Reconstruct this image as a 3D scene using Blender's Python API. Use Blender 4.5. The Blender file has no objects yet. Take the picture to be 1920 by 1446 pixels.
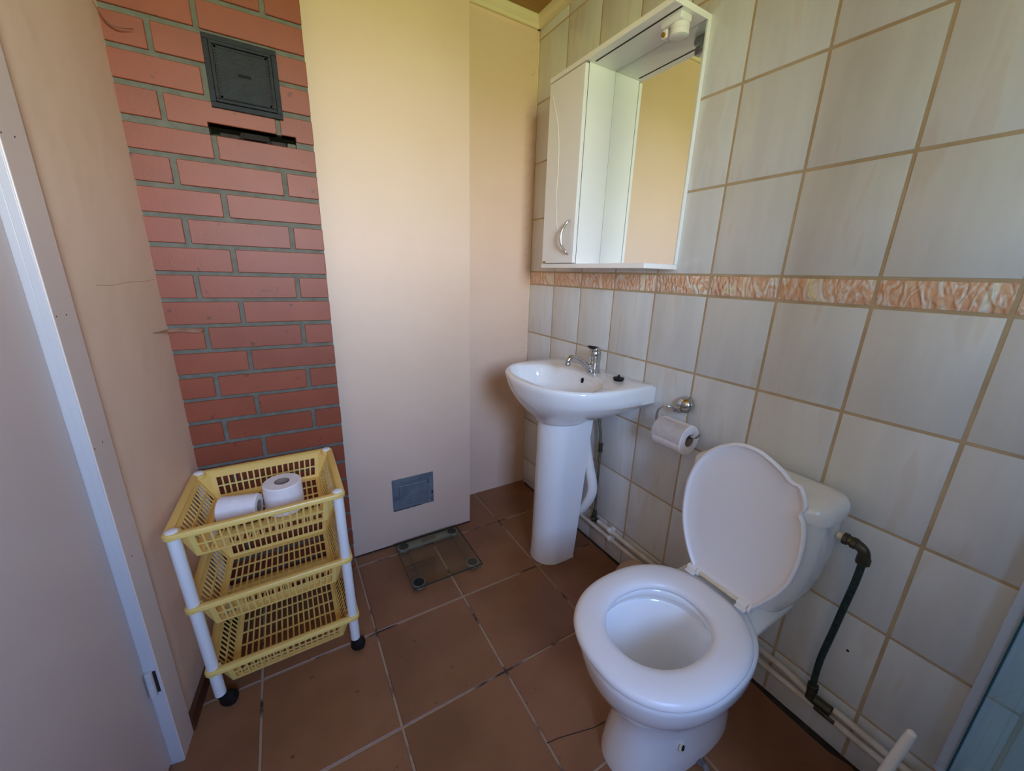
import bpy, bmesh, math, random
from mathutils import Vector, Matrix
random.seed(7)
SC = bpy.context.scene
COL = SC.collection
PI = math.pi

# ------------------------------------------------------------------ camera
F_PX = 722.84
CAM = Vector((-1.146, -1.7498, 1.2082))
YAW, PITCH, ROLL = 0.5402, 0.2813, -0.0309
fw = Vector((math.sin(YAW) * math.cos(PITCH), math.cos(YAW) * math.cos(PITCH), -math.sin(PITCH)))
rt = fw.cross(Vector((0, 0, 1))).normalized()
dn = fw.cross(rt)
r2 = math.cos(ROLL) * rt + math.sin(ROLL) * dn
d2 = -math.sin(ROLL) * rt + math.cos(ROLL) * dn
cam_d = bpy.data.cameras.new('camera')
cam_d.sensor_fit = 'HORIZONTAL'
cam_d.sensor_width = 36.0
cam_d.lens = F_PX / 1920 * 36.0
cam_d.clip_start = 0.01
cam = bpy.data.objects.new('camera', cam_d)
COL.objects.link(cam)
M = Matrix((r2, -d2, -fw)).transposed().to_4x4()
M.translation = CAM
cam.matrix_world = M
SC.camera = cam

# ------------------------------------------------------------------ world: overcast sky over sunlit lawn, seen through the window behind the camera
# clear daylight: lawn below the horizon, bright haze at the horizon, deepening blue towards the zenith
SKY_RAMP = [(-1.0, (0.40, 0.47, 0.18)), (-0.03, (0.50, 0.57, 0.24)), (0.01, (1.06, 1.12, 1.18)), (0.15, (0.66, 0.81, 1.02)),
            (0.38, (0.28, 0.44, 0.80)), (0.70, (0.14, 0.26, 0.60)), (1.0, (0.10, 0.21, 0.52))]
WORLD_STRENGTH = 26.0
world = bpy.data.worlds.new('world')
SC.world = world
world.use_nodes = True
nt = world.node_tree
nt.nodes.clear()
wo = nt.nodes.new('ShaderNodeOutputWorld')
bg = nt.nodes.new('ShaderNodeBackground')
tc = nt.nodes.new('ShaderNodeTexCoord')
sx = nt.nodes.new('ShaderNodeSeparateXYZ')
cr = nt.nodes.new('ShaderNodeValToRGB')
mr = nt.nodes.new('ShaderNodeMapRange')
mr.inputs['From Min'].default_value = -1
mr.inputs['From Max'].default_value = 1
el = cr.color_ramp.elements
while len(el) < len(SKY_RAMP):
    el.new(0.5)
for e, (zz, cc) in zip(el, SKY_RAMP):
    e.position = (zz + 1) / 2
for e, (zz, cc) in zip(el, SKY_RAMP):
    e.color = (*cc, 1)
nt.links.new(tc.outputs['Generated'], sx.inputs[0])
nt.links.new(sx.outputs['Z'], mr.inputs['Value'])
nt.links.new(mr.outputs['Result'], cr.inputs['Fac'])
nt.links.new(cr.outputs['Color'], bg.inputs['Color'])
bg.inputs['Strength'].default_value = WORLD_STRENGTH
nt.links.new(bg.outputs[0], wo.inputs['Surface'])

# window opening in the rear wall (behind the camera); a portal guides the daylight sampling
YREAR = -2.75
WX0, WX1, WZ0, WZ1 = -1.38, -0.74, 1.20, 2.05
pl = bpy.data.lights.new('window_portal', 'AREA')
pl.shape = 'RECTANGLE'
pl.size = WX1 - WX0
pl.size_y = WZ1 - WZ0
pl.cycles.is_portal = True
plo = bpy.data.objects.new('window_portal', pl)
COL.objects.link(plo)
plo.location = ((WX0 + WX1) / 2, YREAR + 0.0, (WZ0 + WZ1) / 2)
plo.rotation_euler = (PI / 2, 0, 0)      # area lights emit along -Z -> +Y

vs = SC.view_settings
vs.view_transform = 'Standard'
vs.look = 'None'
vs.gamma = 1.0
vs.use_curve_mapping = False
vs.exposure = 1.05
SC.cycles.use_denoising = True
SC.cycles.max_bounces = 12
SC.cycles.diffuse_bounces = 8
SC.cycles.transparent_max_bounces = 16
SC.cycles.caustics_reflective = False
SC.cycles.caustics_refractive = False
SC.cycles.sample_clamp_indirect = 6.0

# ------------------------------------------------------------------ materials
MATS = {}
def srgb(r, g, b):
    f = lambda c: ((c / 255) / 12.92 if c / 255 <= 0.04045 else ((c / 255 + 0.055) / 1.055) ** 2.4)
    return (f(r), f(g), f(b))

def mat(name, c1, c2=None, scale=8.0, rough=0.5, metal=0.0, bump=0.0, bscale=60.0, detail=4.0, spec=0.5, coat=0.0,
        stretch=(1, 1, 1), per_object=0.0, lo=0.35, hi=0.7, spots=None, spot_scale=40.0, spot_at=0.70, bdist=0.002):
    m = bpy.data.materials.new(name)
    m.use_nodes = True
    t = m.node_tree
    n = t.nodes
    p = n['Principled BSDF']
    p.inputs['Roughness'].default_value = rough
    p.inputs['Metallic'].default_value = metal
    p.inputs['Specular IOR Level'].default_value = spec
    if coat:
        p.inputs['Coat Weight'].default_value = coat
        p.inputs['Coat Roughness'].default_value = 0.08
    tcn = n.new('ShaderNodeTexCoord')
    mp = n.new('ShaderNodeMapping')
    mp.inputs['Scale'].default_value = stretch
    t.links.new(tcn.outputs['Object'], mp.inputs['Vector'])
    vec = mp.outputs['Vector']
    oi = n.new('ShaderNodeObjectInfo')
    if per_object:
        ad = n.new('ShaderNodeVectorMath'); ad.operation = 'ADD'
        ml = n.new('ShaderNodeVectorMath'); ml.operation = 'SCALE'
        cb = n.new('ShaderNodeCombineXYZ')
        for k in range(3):
            t.links.new(oi.outputs['Random'], cb.inputs[k])
        t.links.new(cb.outputs[0], ml.inputs[0])
        ml.inputs['Scale'].default_value = 37.0
        t.links.new(vec, ad.inputs[0]); t.links.new(ml.outputs[0], ad.inputs[1])
        vec = ad.outputs[0]
    col = None
    if c2 is not None:
        nz = n.new('ShaderNodeTexNoise')
        nz.inputs['Scale'].default_value = scale
        nz.inputs['Detail'].default_value = detail
        t.links.new(vec, nz.inputs['Vector'])
        rp = n.new('ShaderNodeValToRGB')
        rp.color_ramp.elements[0].position = lo
        rp.color_ramp.elements[1].position = hi
        rp.color_ramp.elements[0].color = (*c1, 1)
        rp.color_ramp.elements[1].color = (*c2, 1)
        t.links.new(nz.outputs['Fac'], rp.inputs['Fac'])
        col = rp.outputs['Color']
    else:
        rg = n.new('ShaderNodeRGB'); rg.outputs[0].default_value = (*c1, 1)
        col = rg.outputs[0]
    if spots is not None:
        nz2 = n.new('ShaderNodeTexNoise')
        nz2.inputs['Scale'].default_value = spot_scale
        nz2.inputs['Detail'].default_value = 2.0
        t.links.new(vec, nz2.inputs['Vector'])
        r3 = n.new('ShaderNodeValToRGB')
        r3.color_ramp.elements[0].position = spot_at
        r3.color_ramp.elements[1].position = spot_at + 0.06
        r3.color_ramp.elements[0].color = (0, 0, 0, 1)
        r3.color_ramp.elements[1].color = (1, 1, 1, 1)
        t.links.new(nz2.outputs['Fac'], r3.inputs['Fac'])
        mx = n.new('ShaderNodeMix'); mx.data_type = 'RGBA'
        t.links.new(r3.outputs['Color'], mx.inputs['Factor'])
        t.links.new(col, mx.inputs[6])
        mx.inputs[7].default_value = (*spots, 1)
        col = mx.outputs[2]
    if per_object:
        hs = n.new('ShaderNodeHueSaturation')
        ma = n.new('ShaderNodeMapRange')
        ma.inputs['To Min'].default_value = 1 - per_object
        ma.inputs['To Max'].default_value = 1 + per_object
        t.links.new(oi.outputs['Random'], ma.inputs['Value'])
        t.links.new(ma.outputs[0], hs.inputs['Value'])
        t.links.new(col, hs.inputs['Color'])
        col = hs.outputs['Color']
    t.links.new(col, p.inputs['Base Color'])
    if bump:
        nb = n.new('ShaderNodeTexNoise')
        nb.inputs['Scale'].default_value = bscale
        nb.inputs['Detail'].default_value = 3.0
        t.links.new(vec, nb.inputs['Vector'])
        bp = n.new('ShaderNodeBump')
        bp.inputs['Strength'].default_value = bump
        bp.inputs['Distance'].default_value = bdist
        t.links.new(nb.outputs['Fac'], bp.inputs['Height'])
        t.links.new(bp.outputs['Normal'], p.inputs['Normal'])
    MATS[name] = m
    return m

mat('peach_wallpaper', srgb(229, 198, 173), srgb(234, 205, 181), scale=2.2, rough=0.6, bump=0.45, bscale=5, bdist=0.012)
mat('brick_red', srgb(135, 65, 39), srgb(145, 71, 44), scale=9, rough=0.5, bump=0.15, bscale=150, per_object=0.07, spots=srgb(104, 50, 34), spot_scale=30, spot_at=0.68)
mat('mortar', srgb(100, 99, 88), srgb(116, 114, 102), scale=40, rough=0.85, bump=0.6, bscale=200)
mat('wall_tile', srgb(216, 218, 216), srgb(226, 228, 226), scale=7, rough=0.16, coat=0.25, stretch=(1, 3.2, 0.5), per_object=0.012, detail=5,
    spots=srgb(219, 217, 212), spot_scale=7, spot_at=0.60)
mat('grout_tan', srgb(198, 176, 142), srgb(178, 155, 122), scale=12, rough=0.8, bump=0.3, bscale=150)
mat('floor_tile', srgb(124, 82, 53), srgb(152, 104, 70), scale=3.2, rough=0.42, per_object=0.05, bump=0.12, bscale=60, detail=6,
    spots=srgb(98, 66, 44), spot_scale=45, spot_at=0.72)
mat('floor_grout', srgb(168, 142, 114), srgb(58, 45, 36), scale=9, rough=0.85, lo=0.54, hi=0.63, bump=0.3, bscale=200)
mat('ceiling_board', srgb(150, 112, 58), srgb(166, 126, 68), scale=4, rough=0.5, stretch=(1, 8, 1))
mat('rear_bounce_cut', srgb(120, 92, 62), srgb(134, 104, 72), scale=5, rough=0.55, stretch=(8, 1, 1))  # made-up board brown for the unseen wall, dark to cut warm bounce
mat('moulding', srgb(226, 212, 176), srgb(232, 218, 184), scale=4, rough=0.45)
mat('door_paint', srgb(206, 188, 180), srgb(212, 194, 186), scale=2, rough=0.38, bump=0.03, bscale=30)
mat('casing_paint', srgb(214, 196, 186), srgb(220, 202, 192), scale=2, rough=0.42)
mat('jamb_white', srgb(190, 186, 186), srgb(197, 193, 193), scale=3, rough=0.35)
mat('dark_gap', srgb(40, 30, 26), rough=0.9)
mat('baseboard_brown', srgb(92, 54, 32), srgb(70, 40, 25), scale=14, rough=0.5, stretch=(1, .2, 4))
mat('ceramic', srgb(240, 240, 240), srgb(243, 243, 242), scale=2, rough=0.09, coat=0.4)
mat('seat_plastic', srgb(234, 232, 232), srgb(238, 236, 236), scale=2, rough=0.33)
mat('white_plastic', srgb(236, 234, 230), srgb(240, 238, 235), scale=3, rough=0.3)
mat('aged_plastic', srgb(232, 222, 196), srgb(214, 198, 160), scale=40, rough=0.4)
mat('lacquer_white', srgb(249, 248, 245), srgb(250, 249, 247), scale=2, rough=0.16, coat=0.3)
mat('lacquer_edge', srgb(238, 234, 228), rough=0.3)
mat('chrome', (0.60, 0.60, 0.60), (0.54, 0.54, 0.54), scale=20, rough=0.17, metal=1.0)
mat('mirror_glass', (0.90, 0.92, 0.90), rough=0.015, metal=1.0)
mat('black_plastic', srgb(14, 14, 15), srgb(20, 20, 21), scale=30, rough=0.5, spec=0.35)
mat('black_hole', (0.006, 0.005, 0.005), rough=0.9)
mat('cast_iron', srgb(27, 29, 33), srgb(37, 40, 45), scale=30, rough=0.6, spec=0.3, metal=0.0, bump=0.5, bscale=180)
mat('galvanised', srgb(128, 138, 146), srgb(104, 114, 124), scale=18, rough=0.45, metal=0.35, bump=0.3, bscale=60, spots=srgb(150, 140, 132), spot_scale=22, spot_at=0.68)
mat('rust_steel', srgb(62, 46, 40), srgb(40, 31, 28), scale=40, rough=0.7, metal=0.3)
mat('yellow_plastic', srgb(238, 199, 110), srgb(241, 204, 116), scale=3, rough=0.32)
mat('tissue', srgb(238, 232, 230), srgb(244, 239, 237), scale=60, rough=0.9, bump=0.5, bscale=260)
mat('cardboard', srgb(150, 128, 112), rough=0.9)
mat('pipe_cream', srgb(226, 218, 204), srgb(206, 192, 170), scale=16, rough=0.4)
mat('hose_green', srgb(96, 94, 74), srgb(116, 112, 88), scale=90, rough=0.5, metal=0.2)
mat('hose_dark', srgb(36, 50, 46), srgb(58, 76, 70), scale=120, rough=0.5, metal=0.3)
mat('brass_old', srgb(70, 66, 54), srgb(96, 88, 66), scale=50, rough=0.45, metal=0.6)
mat('drain_tan', srgb(196, 164, 126), srgb(176, 144, 108), scale=20, rough=0.5)
mat('scale_metal', srgb(150, 152, 148), srgb(164, 166, 160), scale=10, rough=0.35, metal=0.5)
mat('lcd', srgb(120, 104, 88), rough=0.3)
mat('gold_sticker', srgb(176, 130, 40), rough=0.3, metal=0.6)
mat('scratch_white', srgb(240, 240, 238), rough=0.6)
mat('crumpled_foil', srgb(200, 198, 200), srgb(120, 116, 116), scale=60, rough=0.4)
mat('paper_peel', srgb(206, 168, 140), srgb(180, 140, 116), scale=30, rough=0.8)
mat('teal_seal', srgb(52, 100, 106), rough=0.3)
mat('profile_white', srgb(214, 222, 230), rough=0.25)
mat('dirt_dark', srgb(36, 28, 24), srgb(54, 42, 34), scale=60, rough=0.95, bump=0.6, bscale=160)

def glass_mat(name, tint, gloss=0.06, haze=0.0, haze_col=(1, 1, 1), fres=0.25):
    m = bpy.data.materials.new(name)
    m.use_nodes = True
    t = m.node_tree; n = t.nodes; n.clear()
    out = n.new('ShaderNodeOutputMaterial')
    tr = n.new('ShaderNodeBsdfTransparent'); tr.inputs['Color'].default_value = (*tint, 1)
    gl = n.new('ShaderNodeBsdfGlossy'); gl.inputs['Roughness'].default_value = 0.04
    fr = n.new('ShaderNodeLayerWeight'); fr.inputs['Blend'].default_value = 0.25
    ma = n.new('ShaderNodeMath'); ma.operation = 'MULTIPLY_ADD'
    ma.inputs[1].default_value = fres; ma.inputs[2].default_value = gloss
    ma.use_clamp = True
    t.links.new(fr.outputs['Fresnel'], ma.inputs[0])
    mx = n.new('ShaderNodeMixShader')
    t.links.new(ma.outputs[0], mx.inputs[0])
    base = tr.outputs[0]
    if haze:
        tl = n.new('ShaderNodeBsdfTranslucent'); tl.inputs['Color'].default_value = (*haze_col, 1)
        df = n.new('ShaderNodeBsdfDiffuse'); df.inputs['Color'].default_value = (*haze_col, 1)
        m0 = n.new('ShaderNodeMixShader'); m0.inputs[0].default_value = 0.5
        t.links.new(tl.outputs[0], m0.inputs[1]); t.links.new(df.outputs[0], m0.inputs[2])
        m1 = n.new('ShaderNodeMixShader'); m1.inputs[0].default_value = haze
        t.links.new(tr.outputs[0], m1.inputs[1]); t.links.new(m0.outputs[0], m1.inputs[2])
        base = m1.outputs[0]
    t.links.new(base, mx.inputs[1]); t.links.new(gl.outputs[0], mx.inputs[2])
    t.links.new(mx.outputs[0], out.inputs['Surface'])
    MATS[name] = m
glass_mat('scale_glass', (0.90, 0.90, 0.83), 0.004, fres=0.10)
mat('glass_edge', srgb(48, 58, 50), rough=0.2)
glass_mat('shower_glass', (0.84, 0.91, 0.93), 0.02, haze=0.30, haze_col=(0.36, 0.52, 0.52))
glass_mat('window_glass', (0.97, 0.98, 0.98), 0.0)

def listello_mat():
    m = bpy.data.materials.new('border_relief')
    m.use_nodes = True
    t = m.node_tree; n = t.nodes
    p = n['Principled BSDF']
    p.inputs['Roughness'].default_value = 0.25
    tcn = n.new('ShaderNodeTexCoord'); oi = n.new('ShaderNodeObjectInfo')
    cb = n.new('ShaderNodeCombineXYZ')
    ml = n.new('ShaderNodeMath'); ml.operation = 'MULTIPLY'; ml.inputs[1].default_value = 23.0
    t.links.new(oi.outputs['Random'], ml.inputs[0])
    t.links.new(ml.outputs[0], cb.inputs[1])
    ad = n.new('ShaderNodeVectorMath'); ad.operation = 'ADD'
    t.links.new(tcn.outputs['Object'], ad.inputs[0]); t.links.new(cb.outputs[0], ad.inputs[1])
    mp = n.new('ShaderNodeMapping'); mp.inputs['Rotation'].default_value = (0.5, 0, 0)
    mp.inputs['Scale'].default_value = (1, 1.0, 0.55)
    t.links.new(ad.outputs[0], mp.inputs['Vector'])
    nz = n.new('ShaderNodeTexNoise'); nz.inputs['Scale'].default_value = 17; nz.inputs['Detail'].default_value = 2; nz.inputs['Distortion'].default_value = 1.6
    t.links.new(mp.outputs[0], nz.inputs['Vector'])
    rp = n.new('ShaderNodeValToRGB')
    el = rp.color_ramp.elements
    el[0].position = 0.34; el[0].color = (*srgb(240, 224, 186), 1)
    el[1].position = 0.47; el[1].color = (*srgb(232, 188, 154), 1)
    for pos, c in [(0.40, srgb(238, 230, 220)), (0.53, srgb(228, 176, 138)), (0.58, srgb(240, 226, 212)), (0.64, srgb(226, 170, 132)), (0.72, srgb(236, 204, 172))]:
        e = el.new(pos); e.color = (*c, 1)
    t.links.new(nz.outputs['Fac'], rp.inputs['Fac'])
    t.links.new(rp.outputs['Color'], p.inputs['Base Color'])
    wv = n.new('ShaderNodeTexWave'); wv.inputs['Scale'].default_value = 14; wv.inputs['Distortion'].default_value = 9; wv.inputs['Detail'].default_value = 2; wv.inputs['Detail Scale'].default_value = 3
    wv.bands_direction = 'Y'
    t.links.new(mp.outputs[0], wv.inputs['Vector'])
    bp = n.new('ShaderNodeBump'); bp.inputs['Strength'].default_value = 0.7; bp.inputs['Distance'].default_value = 0.004
    t.links.new(wv.outputs['Fac'], bp.inputs['Height'])
    t.links.new(bp.outputs[0], p.inputs['Normal'])
    MATS['border_relief'] = m
listello_mat()

# ------------------------------------------------------------------ mesh helpers
def V(*a):
    return Vector(a)

def box(bm, x0, x1, y0, y1, z0, z1, bev=0.0, seg=2):
    x0, x1 = min(x0, x1), max(x0, x1)
    y0, y1 = min(y0, y1), max(y0, y1)
    z0, z1 = min(z0, z1), max(z0, z1)
    b = bmesh.new()
    r = bmesh.ops.create_cube(b, size=1)
    for v in b.verts:
        v.co = Vector((x0 + (v.co.x + .5) * (x1 - x0), y0 + (v.co.y + .5) * (y1 - y0), z0 + (v.co.z + .5) * (z1 - z0)))
    if bev:
        bmesh.ops.bevel(b, geom=b.edges[:], offset=bev, segments=seg, profile=0.5, affect='EDGES')
    merge(bm, b)
    return bm

def merge(bm, b, mtx=None):
    me = bpy.data.meshes.new('tmp')
    b.to_mesh(me); b.free()
    if mtx is not None:
        me.transform(mtx)
    bm.from_mesh(me)
    bpy.data.meshes.remove(me)

def prism(bm, pts, axis, a0, a1, bev=0.0, seg=2):
    """polygon pts (2D) extruded along axis 'x','y' or 'z' between a0 and a1"""
    def mk(p, a):
        if axis == 'x': return Vector((a, p[0], p[1]))
        if axis == 'y': return Vector((p[0], a, p[1]))
        return Vector((p[0], p[1], a))
    b = bmesh.new()
    v0 = [b.verts.new(mk(p, a0)) for p in pts]
    v1 = [b.verts.new(mk(p, a1)) for p in pts]
    n = len(pts)
    b.faces.new(v0); b.faces.new(v1[::-1])
    for i in range(n):
        b.faces.new((v0[i], v1[i], v1[(i + 1) % n], v0[(i + 1) % n]))
    bmesh.ops.recalc_face_normals(b, faces=b.faces[:])
    if bev:
        bmesh.ops.bevel(b, geom=b.edges[:], offset=bev, segments=seg, profile=0.5, affect='EDGES')
    merge(bm, b)
    return bm

def loft(bm, rings, cap0=True, cap1=True, closed=False):
    b = bmesh.new()
    vr = [[b.verts.new(p) for p in r] for r in rings]
    n = len(rings[0])
    m = len(rings)
    for k in range(m if closed else m - 1):
        A, B = vr[k], vr[(k + 1) % m]
        for i in range(n):
            b.faces.new((A[i], A[(i + 1) % n], B[(i + 1) % n], B[i]))
    if not closed:
        if cap0: b.faces.new(vr[0][::-1])
        if cap1: b.faces.new(vr[-1])
    bmesh.ops.recalc_face_normals(b, faces=b.faces[:])
    merge(bm, b)
    return bm

def spline(pts, n=8):
    """Catmull-Rom through points"""
    P = [Vector(p) for p in pts]
    P = [P[0] * 2 - P[1]] + P + [P[-1] * 2 - P[-2]]
    out = []
    for i in range(1, len(P) - 2):
        for k in range(n):
            t = k / n
            a, b_, c, d = P[i - 1], P[i], P[i + 1], P[i + 2]
            out.append(0.5 * ((2 * b_) + (-a + c) * t + (2 * a - 5 * b_ + 4 * c - d) * t * t + (-a + 3 * b_ - 3 * c + d) * t ** 3))
    out.append(P[-2])
    return out

def tube(bm, pts, r, seg=12, smooth_n=0, cap=True):
    P = spline(pts, smooth_n) if smooth_n else [Vector(p) for p in pts]
    n = len(P)
    rad = r if callable(r) else (lambda t: r)
    tang = []
    for i in range(n):
        d = P[min(i + 1, n - 1)] - P[max(i - 1, 0)]
        tang.append(d.normalized())
    up = Vector((0, 0, 1)) if abs(tang[0].z) < 0.9 else Vector((1, 0, 0))
    nrm = (up - tang[0] * up.dot(tang[0])).normalized()
    rings = []
    for i in range(n):
        nrm = (nrm - tang[i] * nrm.dot(tang[i])).normalized()
        bi = tang[i].cross(nrm)
        rr = rad(i / max(n - 1, 1))
        rings.append([P[i] + (nrm * math.cos(2 * PI * k / seg) + bi * math.sin(2 * PI * k / seg)) * rr for k in range(seg)])
    loft(bm, rings, cap, cap)
    return bm

def cyl(bm, c, axis, r, h, seg=24, bev=0.0):
    """lathe cylinder, centre of base c, along axis vector"""
    a = Vector(axis).normalized()
    prof = [(r - bev, 0), (r, bev), (r, h - bev), (r - bev, h)] if bev else [(r, 0), (r, h)]
    lathe(bm, c, a, prof, seg)
    return bm

def lathe(bm, c, axis, prof, seg=24, cap=True):
    a = Vector(axis).normalized()
    u = a.orthogonal().normalized()
    w = a.cross(u)
    c = Vector(c)
    rings = [[c + a * h + (u * math.cos(2 * PI * k / seg) + w * math.sin(2 * PI * k / seg)) * max(r, 1e-5) for k in range(seg)] for r, h in prof]
    loft(bm, rings, cap, cap)
    return bm

ORIGIN = {}
def obj(name, bm, m, parent=None, smooth=False, origin=None, label=None, angle=40):
    me = bpy.data.meshes.new(name)
    bm.to_mesh(me); bm.free()
    o = bpy.data.objects.new(name, me)
    COL.objects.link(o)
    if parent is not None:
        org = ORIGIN[parent.name]
        o.parent = parent
    else:
        org = Vector(origin) if origin is not None else Vector((0, 0, 0))
        o.location = org
    me.transform(Matrix.Translation(-org))
    ORIGIN[o.name] = org
    me.materials.append(MATS[m])
    if smooth:
        for p in me.polygons: p.use_smooth = True
        try:
            me.set_sharp_from_angle(angle=math.radians(angle))
        except Exception:
            pass
    if label: o['label'] = label
    return o

def piece(name, mesh, loc, parent, rot=None):
    """a small part sharing mesh data; loc in world"""
    o = bpy.data.objects.new(name, mesh)
    COL.objects.link(o)
    o.parent = parent
    o.location = Vector(loc) - ORIGIN[parent.name]
    if rot: o.rotation_euler = rot
    ORIGIN[o.name] = Vector(loc)
    return o

def thing(name, label, cat, loc, group=None):
    o = bpy.data.objects.new(name, None)
    o.empty_display_size = 0.05
    COL.objects.link(o)
    o.location = loc
    ORIGIN[o.name] = Vector(loc)
    o['label'] = label; o['category'] = cat
    if group: o['group'] = group
    return o

def tag(o, label, cat, group=None):
    o['label'] = label; o['category'] = cat
    if group: o['group'] = group
    return o

def struct(o, label=None):
    o['kind'] = 'structure'
    if label: o['label'] = label
    return o

def mesh_of(bm, m, smooth=False):
    me = bpy.data.meshes.new('piece')
    bm.to_mesh(me); bm.free()
    me.materials.append(MATS[m])
    if smooth:
        for p in me.polygons: p.use_smooth = True
        me.set_sharp_from_angle(angle=math.radians(35))
    return me

NB = bmesh.new

# ------------------------------------------------------------------ room constants
ZC = 2.30
YB = 0.015           # far back wall
YP = -0.210          # plastered flue face
YK = -0.275          # brick face
XK0, XK1 = -1.437, -1.0
XP1 = -0.445
# slanted left wall frame
O2 = Vector((XK0, YK, 0))
U = Vector((-0.11914522, -0.99287684, 0))
N = Vector((0.99287684, -0.11914522, 0))
def LW(s, n, z):
    return O2 + U * s + N * n + Vector((0, 0, z))
def lbox(bm, s0, s1, n0, n1, z0, z1, bev=0.0):
    b = NB()
    box(b, s0, s1, n0, n1, z0, z1, bev)
    mtx = Matrix((U, N, Vector((0, 0, 1)))).transposed().to_4x4()
    mtx.translation = O2
    merge(bm, b, mtx)
    return bm
bmesh_fix = lambda bm: (bmesh.ops.recalc_face_normals(bm, faces=bm.faces[:]), bm)[1]

# ------------------------------------------------------------------ floor
FX = [-1.995, -1.660, -1.325, -0.991, -0.664, -0.317, 0.016]
FY = [0.06, -0.272, -0.627, -0.962, -1.297, -1.632, -1.967, -2.302, -2.637, -2.972]
bm = NB(); box(bm, -2.0, 0.012, -2.95, 0.10, -0.08, -0.0025)
floor = struct(obj('floor', bm, 'floor_grout'))
rnd = random.Random(3)
for i in range(len(FX) - 1):
    for j in range(len(FY) - 1):
        x0, x1 = FX[i], min(FX[i + 1], 0.010)
        y1, y0 = FY[j], FY[j + 1]
        g = 0.0033
        bm = NB()
        jx = [rnd.uniform(-.0008, .0008) for _ in range(8)]
        box(bm, x0 + g + jx[0], x1 - g + jx[1], y0 + g + jx[2], y1 - g + jx[3], -0.012, rnd.uniform(-.0006, .0004), 0.0016, 1)
        cx, cy = (x0 + x1) / 2, (y0 + y1) / 2
        o = obj('floor_tile', bm, 'floor_tile', floor)
        o.data.transform(Matrix.Translation((-cx, -cy, 0)))
        o.location = (cx, cy, 0)
# hairline crack across a floor tile by the toilet
bm = NB(); tube(bm, [(-.665, -1.188, .0006), (-.63, -1.194, .0006), (-.59, -1.205, .0006), (-.53, -1.222, .0006), (-.49, -1.226, .0006)], 0.0011, 4)
obj('crack', bm, 'dirt_dark', floor, label='dark hairline crack in a floor tile')

# ------------------------------------------------------------------ right wall with tiles
bm = NB(); box(bm, 0.0016, 0.10, YB + 0.08, -2.83, -0.05, ZC)
wall_r = struct(obj('wall_right', bm, 'grout_tan'))
TW, TH, ZB = 0.2, 0.2496, 1.1607
TL = 0.0625
G = 0.0070
tile_cache = {}
def wall_tile(y0, y1, z0, z1, mname='wall_tile', name='wall_tile', prx=0.0):
    w, h = round(abs(y1 - y0) - G, 4), round(z1 - z0 - G, 4)
    key = (w, h, mname)
    if key not in tile_cache:
        b = NB(); box(b, 0.0, 0.007, -w / 2, w / 2, -h / 2, h / 2, 0.0016, 2)
        tile_cache[key] = mesh_of(b, mname, True)
    return piece(name, tile_cache[key], (prx + rnd.uniform(-.0003, .0003), (y0 + y1) / 2, (z0 + z1) / 2), wall_r, (0, 0, rnd.uniform(-.002, .002)))
ncol = 14
for c in range(ncol):
    ya, yb_ = (-c * TW + (0.012 if c == 0 else 0)), -(c + 1) * TW
    if c == ncol - 1: yb_ = YREAR
    for r in range(4):
        wall_tile(ya, yb_, ZB - (r + 1) * TH, ZB - r * TH)
    zbot = ZB - 4 * TH
    if c == 3:
        wall_tile(ya, ya - .105, 0.004, zbot); wall_tile(ya - .105, yb_, 0.004, zbot)
    else:
        wall_tile(ya, yb_, 0.004, zbot)
    wall_tile(ya, yb_, ZB, ZB + TL, 'border_relief', 'border_tile')
    for r in range(4):
        wall_tile(ya, yb_, ZB + TL + r * TH, ZB + TL + (r + 1) * TH)
    wall_tile(ya, yb_, ZB + TL + 4 * TH, ZC - 0.004)
# scratches on a tile behind the tap
bm = NB()
tube(bm, [(-.0004, -.693, .898), (-.0004, -.706, .909), (-.0004, -.72, .9155)], 0.0009, 4)
tube(bm, [(-.0004, -.735, .922), (-.0004, -.755, .933), (-.0004, -.781, .945)], 0.0011, 4)
obj('scratch', bm, 'scratch_white', wall_r, label='thin white scratch on the tiles')
bm = NB(); lathe(bm, (0.001, -1.545, .31), (-1, 0, 0), [(0.004, 0), (0.003, 0.0015)], 10)
obj('chip_mark', bm, 'dark_gap', wall_r)
# dirty gap along the foot of the wall
bm = NB()
ring = []
ys = [-.02 - k * .04 for k in range(68)]
for k, y in enumerate(ys):
    w = 0.003 + 0.005 * rnd.random()
    if -1.62 < y < -1.34: w += 0.004 + 0.010 * (-1.34 - y) / .28
    h = 0.002 + 0.002 * rnd.random()
    ring.append([(0.004, y, -.003), (0.004, y, .004 + h), (-w * .5, y, h), (-w, y, -.001)])
loft(bm, ring)
obj('dirt_line', bm, 'dirt_dark', wall_r, True, label='dark dirt in the gap between wall and floor')

# ------------------------------------------------------------------ back walls
bm = NB(); box(bm, -2.0, 0.10, YB, YB + 0.10, -0.05, ZC)
wall_b = struct(obj('wall_back', bm, 'peach_wallpaper'))
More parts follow.
